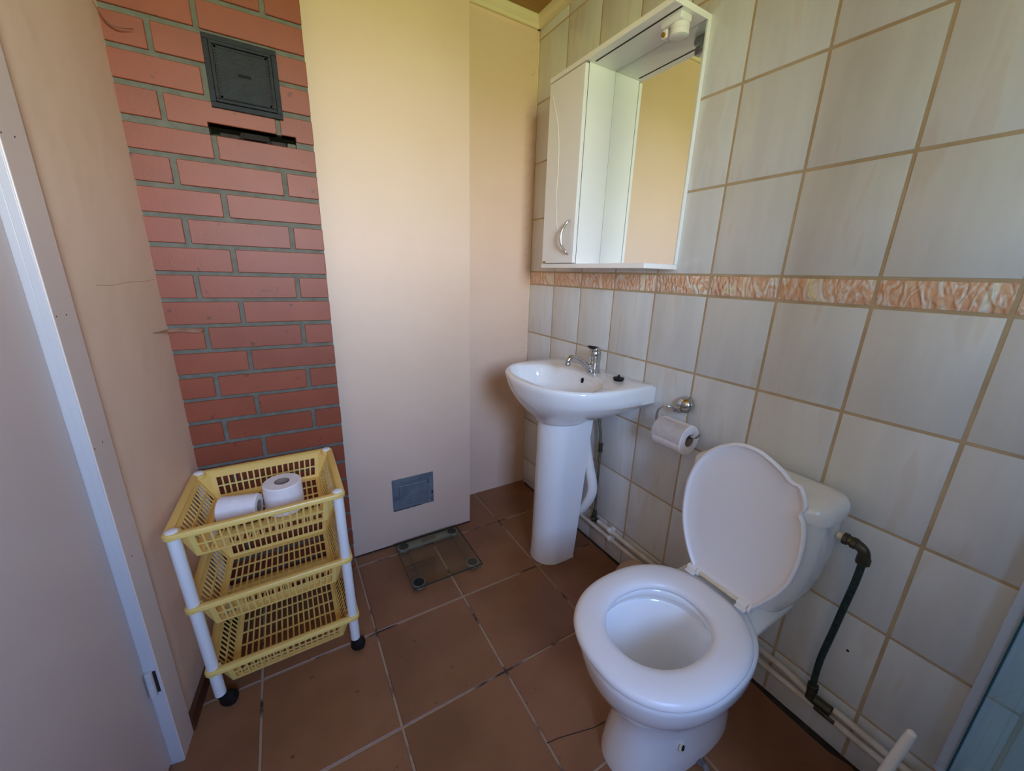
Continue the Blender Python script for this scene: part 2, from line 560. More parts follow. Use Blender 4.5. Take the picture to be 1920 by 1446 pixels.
# wallpaper folds and a cream filler bead in the corner beside the tiles
rw = random.Random(21)
bm = NB()
z = 0.05
while z < 2.22:
    dz = rw.uniform(-.075, -.02) if z > 1.2 else rw.uniform(-.03, .03)
    x0 = rw.uniform(-.062, -.035)
    x1 = rw.uniform(-.012, -.004)
    rr = rw.uniform(.0022, .0038)
    P = [Vector((x0 + (x1 - x0) * f, YB + rr * .45, z - dz * f * f + .006 * math.sin(3 * f + z))) for f in (0, .25, .5, .75, 1)]
    tube(bm, P, lambda f, r0=rr: r0 * (.25 + .75 * math.sin(PI * (.15 + .7 * f))), 10, 3)
    z += rw.uniform(.025, .085)
obj('wallpaper_fold', bm, 'peach_wallpaper', wall_b, True, label='small wrinkles of wallpaper in the corner', angle=80)
bm = NB(); tube(bm, [(-.001, YB - .0005, .01 + .05 * k) for k in range(45)], lambda f: .0038 + .0012 * math.sin(f * 90), 8)
obj('filler_bead', bm, 'moulding', wall_b, True, label='cream filler bead in the corner')

bm = NB(); box(bm, XK1 - .02, XP1, YP, YB + .01, -0.05, ZC, 0.003, 2)
wall_f = struct(obj('wall_flue', bm, 'peach_wallpaper', None, True))
bm = NB(); box(bm, XK1 + .004, XP1 - .002, YP - .0015, YP + .003, 0.0, 0.006)
obj('floor_gap', bm, 'dark_gap', wall_f)

# chimney: mortar body with separate bricks
CH = 0.0763
MJ = 0.0125
# damper slot opening
SX0, SX1, SZ0, SZ1 = -1.259, -1.047, 1.5535, 1.5835
YM = YK + 0.006
bm = NB()
xl, xr = XK0 - .08, XK1
box(bm, xl, xr, YM, YB, -0.05, SZ0)
box(bm, xl, xr, YM, YB, SZ1, ZC)
box(bm, xl, SX0, YM, YB, SZ0, SZ1)
box(bm, SX1, xr, YM, YB, SZ0, SZ1)
box(bm, SX0, SX1, YM + .11, YB, SZ0, SZ1)
wall_c = struct(obj('wall_chimney', bm, 'mortar'))
zj0 = 1.259
kmin = -17
def brick_poly(pts):
    b = NB()
    cx = sum(p[0] for p in pts) / len(pts); cz = sum(p[1] for p in pts) / len(pts)
    dy = rnd.uniform(-.0008, .0008)
    prism(b, pts, 'y', YK + dy, YK + .04, 0.0014, 1)
    o = obj('brick', b, 'brick_red', wall_c)
    o.data.transform(Matrix.Translation((-cx, -YK, -cz)))
    o.location = (cx, YK, cz)
for k in range(kmin, 15):
    z1 = zj0 + k * CH - MJ / 2
    z0 = zj0 + (k - 1) * CH + MJ / 2
    z0, z1 = max(z0, 0.002), min(z1, ZC)
    if z1 - z0 < 0.01: continue
    A = (k % 2 == 0)
    js = [-1.25] if A else [-1.349 - .0003 * k, -1.089 - .001 * max(0, k - 4)]
    xs = [XK0 - .03] + js + [XK1 + MJ / 2 + .0005]
    for i in range(len(xs) - 1):
        a = xs[i] + (MJ / 2 if i else 0) + rnd.uniform(-.001, .001)
        b_ = xs[i + 1] - MJ / 2 + rnd.uniform(-.001, .001)
        w1, w2 = z0 + rnd.uniform(-.001, .001), z1 + rnd.uniform(-.001, .001)
        if w1 < SZ1 and w2 > SZ1 and b_ > SX0 and a < SX1:      # course above the slot: notch
            if a < SX0:
                brick_poly([(a, w1), (SX0, w1), (SX0, SZ1), (b_, SZ1), (b_, w2), (a, w2)])
            else:
                brick_poly([(a, SZ1), (SX1, SZ1), (SX1, w1), (b_, w1), (b_, w2), (a, w2)])
        else:
            w2_ = min(w2, SZ0) if (w1 < SZ0 < w2 and b_ > SX0 and a < SX1) else w2
            brick_poly([(a, w1), (b_, w1), (b_, w2_), (a, w2_)])

# damper inside the slot
t = thing('chimney_damper', 'rusty steel damper plate deep in the slot of the brick chimney', 'damper', (-1.15, YK + .03, 1.5536))
bm = NB(); prism(bm, [(-1.196, 1.5536), (-1.106, 1.5536), (-1.118, 1.5795), (-1.186, 1.5795)], 'y', YK + .030, YK + .036, 0.001, 1)
obj('plate', bm, 'dark_gap', t)
bm = NB(); box(bm, -1.236, -1.19, YK + .022, YK + .05, 1.5536, 1.5685, .001, 1)
obj('guide', bm, 'rust_steel', t)
bm = NB(); box(bm, -1.112, -1.073, YK + .022, YK + .05, 1.5536, 1.5685, .001, 1)
obj('guide', bm, 'rust_steel', t)
bm = NB(); prism(bm, [(-1.181, 1.562), (-1.123, 1.562), (-1.129, 1.577), (-1.176, 1.577)], 'y', YK + .018, YK + .030, 0.001, 1)
obj('handle', bm, 'dark_gap', t)
bm = NB(); box(bm, -1.0705, -1.049, YK + .006, YK + .03, 1.5536, 1.565, .001, 1)
obj('mortar_lump', bm, 'mortar', t)

# cast-iron soot door
sx0, sx1, sz0, sz1 = -1.243, -1.0745, 1.6215, 1.790
t = thing('soot_door', 'square black cast iron soot door set high in the brick chimney', 'soot door', ((sx0 + sx1) / 2, YK - .003, sz0))
def frame(bm, x0, x1, z0, z1, w, y0, y1, bev=.001):
    box(bm, x0, x1, y0, y1, z0, z0 + w, bev, 1); box(bm, x0, x1, y0, y1, z1 - w, z1, bev, 1)
    box(bm, x0, x0 + w, y0, y1, z0 + w, z1 - w, bev, 1); box(bm, x1 - w, x1, y0, y1, z0 + w, z1 - w, bev, 1)
bm = NB(); frame(bm, sx0, sx1, sz0, sz1, .013, YK - .008, YK - .0008); frame(bm, sx0 + .0135, sx1 - .0135, sz0 + .0135, sz1 - .0135, .008, YK - .012, YK - .0008)
obj('frame', bm, 'cast_iron', t)
bm = NB(); box(bm, sx0 + .0225, sx1 - .0225, YK - .010, YK - .0008, sz0 + .0225, sz1 - .0225, .001, 1)
leaf = obj('door_leaf', bm, 'cast_iron', t)
bm = NB()
for k in range(19):
    f = k / 18
    for (px, pz) in ((sx0 + .027 + f * (sx1 - sx0 - .054), sz0 + .027), (sx0 + .027 + f * (sx1 - sx0 - .054), sz1 - .027),
                     (sx0 + .027, sz0 + .027 + f * (sz1 - sz0 - .054)), (sx1 - .027, sz0 + .027 + f * (sz1 - sz0 - .054))):
        box(bm, px - .0022, px + .0022, YK - .0118, YK - .009, pz - .0022, pz + .0022)
obj('beaded_border', bm, 'cast_iron', leaf)
bm = NB(); box(bm, -1.172, -1.142, YK - .0106, YK - .0098, 1.7045, 1.7115)
obj('keyhole', bm, 'black_hole', leaf)

# clean-out door low on the plastered flue
cx0, cx1, cz0, cz1 = -0.818, -0.632, 0.1755, 0.3305
t = thing('cleanout_door', 'small grey sheet metal clean-out door low on the peach wall', 'hatch', ((cx0 + cx1) / 2, YP - .002, cz0))
bm = NB(); box(bm, cx0, cx1, YP - .004, YP - .0005, cz0, cz1, .001, 1)
obj('frame', bm, 'galvanised', t)
bm = NB(); box(bm, cx0 + .028, cx1 - .027, YP - .009, YP - .0035, cz0 + .024, cz1 - .032, .003, 2)
leaf = obj('door_leaf', bm, 'galvanised', t)
bm = NB()
for zz in (.225, .262): box(bm, cx0 + .055, cx1 - .05, YP - .0102, YP - .0085, zz - .0015, zz + .0015, .0005, 1)
obj('pressed_rib', bm, 'galvanised', leaf)
bm = NB(); tube(bm, [(cx0 + .012, YP - .006, .262), (cx0 + .018, YP - .013, .258), (cx0 + .014, YP - .014, .248), (cx0 + .006, YP - .012, .238), (cx0 + .014, YP - .010, .233), (cx0 + .022, YP - .012, .243)], .003, 8, 5)
obj('latch', bm, 'galvanised', t, True)
bm = NB(); box(bm, cx1 - .026, cx1 - .0235, YP - .0062, YP - .0035, cz1 - .052, cz1 - .03); box(bm, cx1 - .010, cx1 - .004, YP - .007, YP - .0035, .222, .236, .001, 1)
obj('hinge', bm, 'dark_gap', t)
bm = NB(); box(bm, cx0 + .004, cx1 - .06, YP - .0046, YP - .0038, cz0 + .0005, cz0 + .0045)
obj('shadow_gap', bm, 'dark_gap', t)

# ------------------------------------------------------------------ left wall, door
S0, S1 = 0.4245, 0.4925       # casing
DW = 0.82
bm = NB()
lbox(bm, -0.12, S0 + .03, -0.10, 0.0, -0.05, ZC)
lbox(bm, S1 + DW + .04, 2.62, -0.10, 0.0, -0.05, ZC)
lbox(bm, S0 + .03, S1 + DW + .04, -0.10, 0.0, 2.08, ZC)
wall_l = struct(obj('wall_left', bmesh_fix(bm), 'peach_wallpaper'))
# peeling curls of wallpaper at the brick corner
def peel(pts, wds, name='wallpaper_peel'):
    b = NB()
    ctr = spline(pts, 6)
    n = len(ctr)
    L = []
    for i, p in enumerate(ctr):
        f = i / (n - 1)
        k = f * (len(wds) - 1); a = int(min(k, len(wds) - 2)); w = wds[a] + (wds[a + 1] - wds[a]) * (k - a)
        L.append((b.verts.new(p + Vector((0, -.003, w))), b.verts.new(p), b.verts.new(p + Vector((0, -.004, -w * .7)))))
    for i in range(n - 1):
        for q in range(2):
            b.faces.new((L[i][q], L[i][q + 1], L[i + 1][q + 1], L[i + 1][q]))
    bmesh.ops.solidify(b, geom=b.faces[:], thickness=.0006)
    m_ = NB(); merge(m_, b)
    obj(name, m_, 'paper_peel', wall_l, True, label='torn curl of peeling wallpaper')
peel([LW(.10, .001, 1.028), LW(.05, .006, 1.024), LW(.018, .012, 1.022), Vector((-1.40, YK - .012, 1.022)), Vector((-1.365, YK - .012, 1.018)), Vector((-1.350, YK - .010, 1.022))], [.0008, .003, .006, .006, .007, .001])
peel([LW(.03, .001, 1.80), LW(.012, .004, 1.776), Vector((-1.425, YK - .012, 1.757)), Vector((-1.405, YK - .016, 1.747)), Vector((-1.375, YK - .012, 1.754))], [.0006, .002, .003, .002, .0006])
bm = NB(); tube(bm, [LW(.313, .0002, 1.160), LW(.25, .0002, 1.157), LW(.17, .0002, 1.162), LW(.09, .0002, 1.161), LW(.013, .0002, 1.165)], .0006, 4)
obj('wallpaper_seam', bm, 'paper_peel', wall_l)

bm = NB(); lbox(bm, 0.004, S0 - .002, 0.0005, 0.012, 0.0, 0.05, .0015)
struct(obj('baseboard_left', bmesh_fix(bm), 'baseboard_brown'), 'dark brown baseboard along the left wall')
# casing
bm = NB(); lbox(bm, S0, S1, 0.0005, 0.0085, 0.0, 2.13, .0015); lbox(bm, S1 + DW - .004, S1 + DW + .064, 0.0005, 0.0085, 0.0, 2.13, .0015); lbox(bm, S1 - .0005, S1 + DW - .0035, .0005, .0085, 2.065, 2.13, .0015)
trim = struct(obj('trim_1', bmesh_fix(bm), 'casing_paint'), 'flat pinkish door casing')
bm = NB()
for s_, z_ in ((.487, 1.395), (.457, 1.397), (.485, 1.113), (.456, 1.113), (.487, .86), (.458, .862), (.47, .60)):
    b = NB(); lathe(b, LW(s_, .0082, z_), N, [(.0018, 0), (.0014, .0006)], 8); merge(bm, b)
obj('nail_head', bm, 'dark_gap', trim)
# jamb (white, two steps with a groove between them)
bm = NB(); lbox(bm, S1 - .03, S1 - .0005, -.10, 0.0002, 0.0, 2.06)
lbox(bm, S1 - .0005, S1 + .001, -.006, .006, 0.0, 2.06, .0006)
lbox(bm, S1 - .002, S1 - .0003, -.022, -.0072, 0.0, 2.06, .0004)
lbox(bm, S1 + DW - .004, S1 + DW + .05, -.10, 0.0002, 0.0, 2.06)
lbox(bm, S1 - .03, S1 + DW + .05, -.10, 0.0002, 2.05, 2.078)
door = struct(obj('door_1', bmesh_fix(bm), 'jamb_white'), 'closed plain pinkish grey flush door')
bm = NB(); lbox(bm, S1 + .0005, S1 + DW - .006, -.055, -.0175, 0.010, 2.046, .0015)
obj('door_leaf', bmesh_fix(bm), 'door_paint', door)
bm = NB(); lbox(bm, S1 - .02, S1 + DW + .03, -.10, -.0215, -.002, 0.0095); obj('leak_strip', bmesh_fix(bm), 'baseboard_brown', door)  # strip added under the leaf to stop daylight leaking in
bm = NB(); lbox(bm, S1 - .1, S1 + DW + .12, -.135, -.105, -.05, 2.12); obj('leak_backing', bmesh_fix(bm), 'baseboard_brown', door)  # unseen slab added behind the door to block outside light
bm = NB(); lbox(bm, S1 - .0004, S1 + .0016, -.05, -.0205, 0.004, 2.046)
obj('shadow_gap', bmesh_fix(bm), 'dark_gap', door)
bm = NB()
hp = LW(S1 + .0065, -.0085, 0)
cyl(bm, (hp.x, hp.y, .238), (0, 0, 1), .0072, .0335, 16, .001); cyl(bm, (hp.x, hp.y, .2722), (0, 0, 1), .0072, .0335, 16, .001)
obj('hinge', bm, 'jamb_white', door, True)
bm = NB(); lbox(bm, S1 - .0002, S1 + .0013, -.004, .0030, .240, .304); obj('mortise_shade', bmesh_fix(bm), 'dark_gap', door)  # dark box stands in for the shade in the hinge recess
bm = NB()
cyl(bm, (hp.x, hp.y, 1.738), (0, 0, 1), .0072, .0335, 16, .001); cyl(bm, (hp.x, hp.y, 1.7722), (0, 0, 1), .0072, .0335, 16, .001)
obj('hinge', bm, 'jamb_white', door, True)

# ------------------------------------------------------------------ rear wall with the window, ceiling, mouldings
bm = NB()
box(bm, -2.0, WX0, YREAR - .12, YREAR, -.05, ZC); box(bm, WX1, 0.1, YREAR - .12, YREAR, -.05, ZC)
box(bm, WX0, WX1, YREAR - .12, YREAR, -.05, WZ0); box(bm, WX0, WX1, YREAR - .12, YREAR, WZ1, ZC)
struct(obj('wall_rear', bm, 'rear_bounce_cut'))
bm = NB(); frame(bm, WX0 + .001, WX1 - .001, WZ0 + .001, WZ1 - .001, .05, YREAR - .10, YREAR - .05, .003)
win = struct(obj('window_1', bm, 'jamb_white'), 'white framed window behind the camera')
bm = NB(); box(bm, WX0 + .051, WX1 - .051, YREAR - .08, YREAR - .076, WZ0 + .051, WZ1 - .051)
obj('pane', bm, 'window_glass', win)
bm = NB(); box(bm, -2.0, 0.10, YREAR - .12, YB + .1, ZC, ZC + .08)
ceil = struct(obj('ceiling', bm, 'ceiling_board'))
def mould(bm, p0, p1, nrm):
    nrm = Vector(nrm).normalized()
    prof = [(0, 0), (.012, 0), (.014, .012), (.026, .024), (.030, .038), (.030, .0425), (0, .0425)]
    rings = []
    for P in (Vector(p0), Vector(p1)):
        rings.append([P + nrm * a + Vector((0, 0, ZC - .0428 + h)) for a, h in prof])
    loft(bm, rings)
bm = NB(); mould(bm, (XP1, YB - .0005, 0), (0.0, YB - .0005, 0), (0, -1, 0)); struct(obj('trim_2', bm, 'moulding'), 'cream ceiling moulding above the back wall')
bm = NB(); mould(bm, (-0.0005, YB, 0), (-0.0005, YREAR, 0), (-1, 0, 0)); struct(obj('trim_3', bm, 'moulding'), 'cream ceiling moulding above the tiled wall')
bm = NB(); mould(bm, (XK1, YP - .0005, 0), (XP1, YP - .0005, 0), (0, -1, 0)); struct(obj('trim_4', bm, 'moulding'))
bm = NB(); mould(bm, (XP1 + .0005, YP, 0), (XP1 + .0005, YB, 0), (1, 0, 0)); struct(obj('trim_5', bm, 'moulding'))

# ------------------------------------------------------------------ shower enclosure at the right edge
t = thing('shower_enclosure', 'shower enclosure of teal tinted glass in a pale frame at the tiled wall', 'shower', (-.01, -1.742, 0))
bm = NB(); box(bm, -.020, -.0008, -1.7500, -1.7335, .20, 1.95, .002, 2)
obj('wall_profile', bm, 'profile_white', t)
def arc_pts(r_off=0.0):
    P = [Vector((-.022, -1.7525 - r_off, 0)), Vector((-.12, -1.7535 - r_off, 0)), Vector((-.25, -1.756 - r_off, 0))]
    c = Vector((-.25, -2.126, 0))
    R = .37 - r_off
    for k in range(1, 17):
        a = PI / 2 * k / 16
        P.append(c + Vector((-R * math.sin(a), R * math.cos(a), 0)))
    P.append(Vector((-.62 + r_off, -2.37, 0)))
    return P
A, B = arc_pts(0), arc_pts(.006)
def curved(bm, z0, z1, o0, o1):
    a, b2 = arc_pts(o0), arc_pts(o1)
    rings = [[p + Vector((0, 0, z0)), p + Vector((0, 0, z1)), q + Vector((0, 0, z1)), q + Vector((0, 0, z0))] for p, q in zip(a, b2)]
    loft(bm, rings)
bm = NB(); curved(bm, .20, 1.92, 0, .006); obj('glass_pane', bm, 'shower_glass', t, True)
bm = NB(); curved(bm, 1.92, 1.95, -.002, .02); obj('top_rail', bm, 'profile_white', t, True)
bm = NB(); curved(bm, .165, .20, -.002, .02); obj('bottom_rail', bm, 'profile_white', t, True)
bm = NB(); box(bm, -.024, -.0205, -1.7535, -1.7500, .20, 1.92); obj('seal', bm, 'teal_seal', t)
# tray
bm = NB()
P = arc_pts(-.012)
out = [(-.0445, -1.76)] + [(p.x, p.y + 0.0) for p in P[1:]] + [(-.62, -2.36), (-.0445, -2.36)]
prism(bm, out, 'z', .002, .165, .004, 2)
obj('tray', bm, 'white_plastic', t, True)

# ------------------------------------------------------------------ mirror cabinet
CX = -0.157; CY0, CY1 = -0.318, -0.876; CUP = -0.522
t = thing('mirror_cabinet', 'white bathroom mirror cabinet with cupboard on its left and canopy above', 'cabinet', (-.08, -.6, 1.238))
bm = NB(); box(bm, -.0155, -.0008, CY1, CY0, 1.2545, 1.9115); obj('back_panel', bm, 'lacquer_white', t)
bm = NB(); box(bm, CX, -.0008, CY1, CY0 + .004, 1.238, 1.254, .001, 1); obj('bottom_shelf', bm, 'lacquer_white', t)
bm = NB(); box(bm, CX, -.0008, CY1, CY0 + .004, 1.912, 1.928, .001, 1); can = obj('canopy', bm, 'lacquer_white', t)
bm = NB(); box(bm, -.127, -.121, -.872, CUP - .012, 1.9112, 1.9122); obj('groove', bm, 'black_plastic', can)  # flat dark strip stands in for the shade of a recessed slot
bm = NB(); box(bm, -.139, -.016, CUP, CUP + .016, 1.2545, 1.9115); box(bm, -.139, -.016, CY0 - .016, CY0, 1.2545, 1.9115); box(bm, -.03, -.016, CUP + .016, CY0 - .016, 1.2545, 1.9115)
obj('cupboard_body', bm, 'lacquer_white', t)
bm = NB(); box(bm, -.1405, -.1385, CUP + .001, CY0 - .001, 1.2555, 1.911); obj('door_gap_shade', bm, 'dark_gap', t)  # dark strip fills the joint in place of its shade
bm = NB(); box(bm, CX, -.1412, CUP, CY0, 1.2565, 1.9068, .0012, 2); dr = obj('cupboard_door', bm, 'lacquer_white', t)
bm = NB()
tube(bm, [(CX - .0001, -.338, 1.862), (CX - .0001, -.372, 1.78), (CX - .0001, -.392, 1.70), (CX - .0001, -.398, 1.60), (CX - .0001, -.394, 1.50), (CX - .0001, -.405, 1.42), (CX - .0001, -.428, 1.36), (CX - .0001, -.452, 1.30)], .0016, 6, 8)
obj('decor_line', bm, 'lacquer_edge', dr)
bm = NB()
tube(bm, [(CX + .001, -.492, 1.412), (CX - .010, -.488, 1.404), (CX - .022, -.476, 1.375), (CX - .026, -.474, 1.350), (CX - .022, -.478, 1.322), (CX - .010, -.492, 1.296), (CX + .001, -.494, 1.288)], lambda f: .0026 + .003 * math.sin(PI * f), 10, 6)
obj('handle', bm, 'chrome', dr, True)
bm = NB(); box(bm, CX - .0004, CX + .0002, CY0 - .026, CY0 - .006, 1.2575, 1.2645); obj('sticker', bm, 'gold_sticker', dr)
bm = NB(); box(bm, -.0185, -.0158, CY1 + .003, CUP - .0012, 1.2548, 1.9112); obj('mirror', bm, 'mirror_glass', t, label='mirror glass')
bm = NB(); box(bm, -.0182, -.0157, CUP - .0012, CUP + .0002, 1.2548, 1.9112); obj('mirror_gap_shade', bm, 'black_plastic', t)  # black strip painted as the shaded gap between mirror and cupboard
# light fitting under the canopy
bm = NB()
box(bm, -.116, -.070, -.866, -.796, 1.893, 1.9117, .005, 3)
lamp = obj('lamp_socket', bm, 'white_plastic', t, True)
bm = NB(); lathe(bm, (-.088, -.842, 1.893), (0, 0, -1), [(.022, 0), (.0255, .003), (.0255, .014), (.023, .016), (.0255, .018), (.0255, .028), (.020, .031)], 28); obj('lamp_collar', bm, 'white_plastic', lamp, True)
bm = NB(); box(bm, -.106, -.082, -.812, -.794, 1.872, 1.8935, .003, 2); br_ = obj('lamp_bracket', bm, 'white_plastic', lamp, True)
bm = NB(); lathe(bm, (-.1055, -.803, 1.880), (-1, 0, 0), [(.006, 0), (.006, .006), (.003, .008)], 12); obj('contact', bm, 'gold_sticker', lamp, True)

# ------------------------------------------------------------------ wash basin
ZS = 0.836
BC = Vector((-.235, -.592))
def d_outline():
    """plan outline of the basin, wall side at x=0"""
    y0, y1 = -.862, -.318
    pts = [(-.002, y0), (-.10, y0 + .001)]
    ctrl = [(-.10, y0 + .001), (-.215, y0 + .006), (-.315, y0 + .035), (-.385, y0 + .105), (-.420, y0 + .195), (-.428, (y0 + y1) / 2),
            (-.420, y1 - .195), (-.385, y1 - .105), (-.315, y1 - .035), (-.215, y1 - .006), (-.10, y1 - .001)]
    sp = spline([(a, b, 0) for a, b in ctrl], 8)
    pts += [(p.x, p.y) for p in sp[1:]]
    pts += [(-.002, y1)]
    return pts
OUT = d_outline()
NS = 96
def ray_hit(poly, c, ang):
    d = Vector((math.cos(ang), math.sin(ang)))
    best = None
    n = len(poly)
    for i in range(n):
        a = Vector(poly[i]); b = Vector(poly[(i + 1) % n])
        e = b - a
        den = d.x * e.y - d.y * e.x
        if abs(den) < 1e-12: continue
        w = a - c
        tt = (w.x * e.y - w.y * e.x) / den
        uu = (w.x * d.y - w.y * d.x) / den
        if tt > 0 and -1e-9 <= uu <= 1 + 1e-9:
            if best is None or tt > best: best = tt
    return c + d * best
angs = [2 * PI * k / NS for k in range(NS)]
# make sure the two wall corners are hit exactly
for cpt in ((-.002, -.862), (-.002, -.318)):
    a = math.atan2(cpt[1] - BC.y, cpt[0] - BC.x) % (2 * PI)
    i = min(range(NS), key=lambda k: abs(angs[k] - a))
    angs[i] = a
outer = [ray_hit(OUT, BC, a) for a in angs]
def inner_pt(a, k=1.0):
    cx, cy = -.262, -.592
    ca, sa = math.cos(a), math.sin(a)
    ex = 2.6
    r = 1.0 / ((abs(ca) / .130) ** ex + (abs(sa) / .225) ** ex) ** (1 / ex)
    if ca > 0: r *= 1 - .06 * abs(sa)
    return Vector((cx + r * ca * k, cy + r * sa * k))
inner = [inner_pt(a) for a in angs]
def ped_pt(a):
    return Vector((-.205 + .115 * math.cos(a), -.582 + .100 * math.sin(a)))
ped = [ped_pt(a) for a in angs]
def mixp(A, B, w): return [a * (1 - w) + b * w for a, b in zip(A, B)]
def ring3(P, z): return [Vector((p.x, p.y, z)) for p in P]
def inset(P, d):
    return [p + (BC - p).normalized() * d for p in P]
rings = []
for z, w, wf in ((.652, 1.0, 1.0), (.662, .92, .94), (.682, .72, .76), (.705, .48, .54), (.728, .28, .36), (.748, .14, .24), (.763, .045, .165), (.769, 0, .14), (.79, 0, .07), (.812, 0, .022)):
    P = []
    for o_, p_ in zip(outer, ped):
        f = max(0.0, min(1.0, (-o_.x - .08) / .26))
        f = f * f * (3 - 2 * f)
        ww = w * (1 - f) + wf * f
        P.append(o_ * (1 - ww) + p_ * ww)
    rings.append(ring3(P, z))
rings.append(ring3(outer, ZS - .010)); rings.append(ring3(inset(outer, .003), ZS - .003)); rings.append(ring3(inset(outer, .009), ZS))
rings.append(ring3(mixp(outer, inner, .5), ZS - .001))
rings.append(ring3(mixp(outer, inner, .93), ZS - .003))
rings.append(ring3(inner, ZS - .007))
rings.append(ring3([inner_pt(a, .965) for a in angs], ZS - .022))
for k, z in ((.93, .79), (.88, .765), (.80, .742), (.66, .725), (.45, .715), (.2, .711), (.06, .710)):
    rings.append(ring3([inner_pt(a, k) for a in angs], z))
t = thing('wash_basin', 'white ceramic wash basin on a pedestal below the mirror cabinet', 'wash basin', (-.21, -.585, 0))
bm = NB(); loft(bm, rings); obj('basin', bm, 'ceramic', t, True, angle=55)
bm = NB(); lathe(bm, (-.1405, -.618, .8085), Vector((-1, 0, .28)), [(.0085, 0), (.0075, .0012)], 20); 
for v in bm.verts: v.co.z = .8085 + (v.co.z - .8085) * 1.35
obj('overflow_hole', bm, 'black_hole', t)
bm = NB(); lathe(bm, (-.262, -.592, .7105), (0, 0, 1), [(.024, 0), (.022, .003), (.012, .002)], 24); obj('drain', bm, 'chrome', t, True)
# pedestal: U-shaped shell open to the wall
def u_sec(z, hw, fx, bx):
    cyp = -.582
    P = []
    n = 20
    r = hw
    P.append(Vector((bx, cyp - hw, z)))
    P.append(Vector((bx - .02, cyp - hw, z)))
    cxx = fx + hw * .98
    for k in range(n + 1):
        a = -PI / 2 - PI * k / n
        P.append(Vector((cxx + hw * .98 * math.cos(a), cyp + hw * math.sin(a), z)))
    P.append(Vector((bx - .02, cyp + hw, z)))
    P.append(Vector((bx, cyp + hw, z)))
    Q = []
    for p in P[::-1]:
        c = Vector((cxx, cyp, z))
        q = p + (Vector((min(p.x, cxx) if False else cxx, cyp, z)) - p).normalized() * .012
        if p.x >= bx - .021: q = Vector((p.x, p.y + (.012 if p.y < cyp else -.012), z))
        Q.append(q)
    return P + Q
bm = NB()
loft(bm, [u_sec(0.001, .082, -.310, -.148), u_sec(.02, .080, -.308, -.148), u_sec(.10, .079, -.305, -.140), u_sec(.35, .080, -.304, -.125), u_sec(.55, .081, -.303, -.114), u_sec(.672, .084, -.303, -.106)])
obj('pedestal', bm, 'ceramic', t, True, angle=50)
bm = NB(); tube(bm, [(-.12, -.615, .70), (-.11, -.632, .56), (-.10, -.655, .452), (-.095, -.680, .375), (-.095, -.684, .32), (-.10, -.655, .25), (-.115, -.612, .185), (-.13, -.580, .13), (-.135, -.575, .003)], .0205, 16, 6)
obj('waste_pipe', bm, 'white_plastic', t, True)

# tap
t = thing('tap', 'chrome single-lever mixer tap standing on the basin', 'tap', (-.078, -.610, ZS))
bm = NB(); lathe(bm, (-.078, -.610, ZS - .001), (0, 0, 1), [(.028, 0), (.028, .004), (.0235, .008), (.0225, .03), (.0225, .050), (.0245, .053), (.0245, .082), (.023, .086)], 28)
obj('body', bm, 'chrome', t, True)
bm = NB(); tube(bm, [(-.088, -.610, ZS + .016), (-.115, -.610, ZS + .024), (-.145, -.609, ZS + .046), (-.175, -.607, ZS + .063), (-.198, -.605, ZS + .066), (-.208, -.604, ZS + .056), (-.209, -.604, ZS + .046)], lambda f: .0140 - .0035 * f, 14, 6)
obj('spout', bm, 'chrome', t, True)
bm = NB(); lathe(bm, (-.209, -.604, ZS + .050), (-.05, 0, -1), [(.0095, 0), (.011, .003), (.011, .012), (.008, .013)], 16); obj('aerator', bm, 'chrome', t, True)
bm = NB(); lathe(bm, (-.078, -.610, ZS + .0855), (0, 0, 1), [(.023, 0), (.0238, .002), (.0225, .010), (.016, .0155), (.004, .017)], 28); cap_ = obj('lever_cap', bm, 'chrome', t, True)
bm = NB(); prism(bm, [(-.070, ZS + .094), (-.100, ZS + .095), (-.112, ZS + .103), (-.110, ZS + .109), (-.092, ZS + .107), (-.070, ZS + .103)], 'y', -.621, -.599, .002, 2); obj('lever', bm, 'black_plastic', cap_, True)
mat('red_dot', srgb(190, 50, 44), rough=0.4)
bm = NB(); lathe(bm, (-.0985, -.617, ZS + .078), (-1, -.3, 0), [(.0032, 0), (.0028, .0015)], 10); obj('hot_mark', bm, 'red_dot', t)

# plug
t = thing('basin_plug', 'black rubber plug lying on the right rim of the basin', 'plug', (-.081, -.752, ZS))
bm = NB(); lathe(bm, (-.081, -.752, ZS - .0005), (0, 0, 1), [(.0175, 0), (.0195, .004), (.021, .009), (.0195, .0115), (.008, .0125)], 24); obj('disc', bm, 'black_plastic', t, True)
bm = NB(); lathe(bm, (-.081, -.752, ZS + .0115), (0, 0, 1), [(.008, 0), (.0045, .003), (.0045, .008), (.003, .010)], 12); obj('knob', bm, 'black_plastic', t, True)

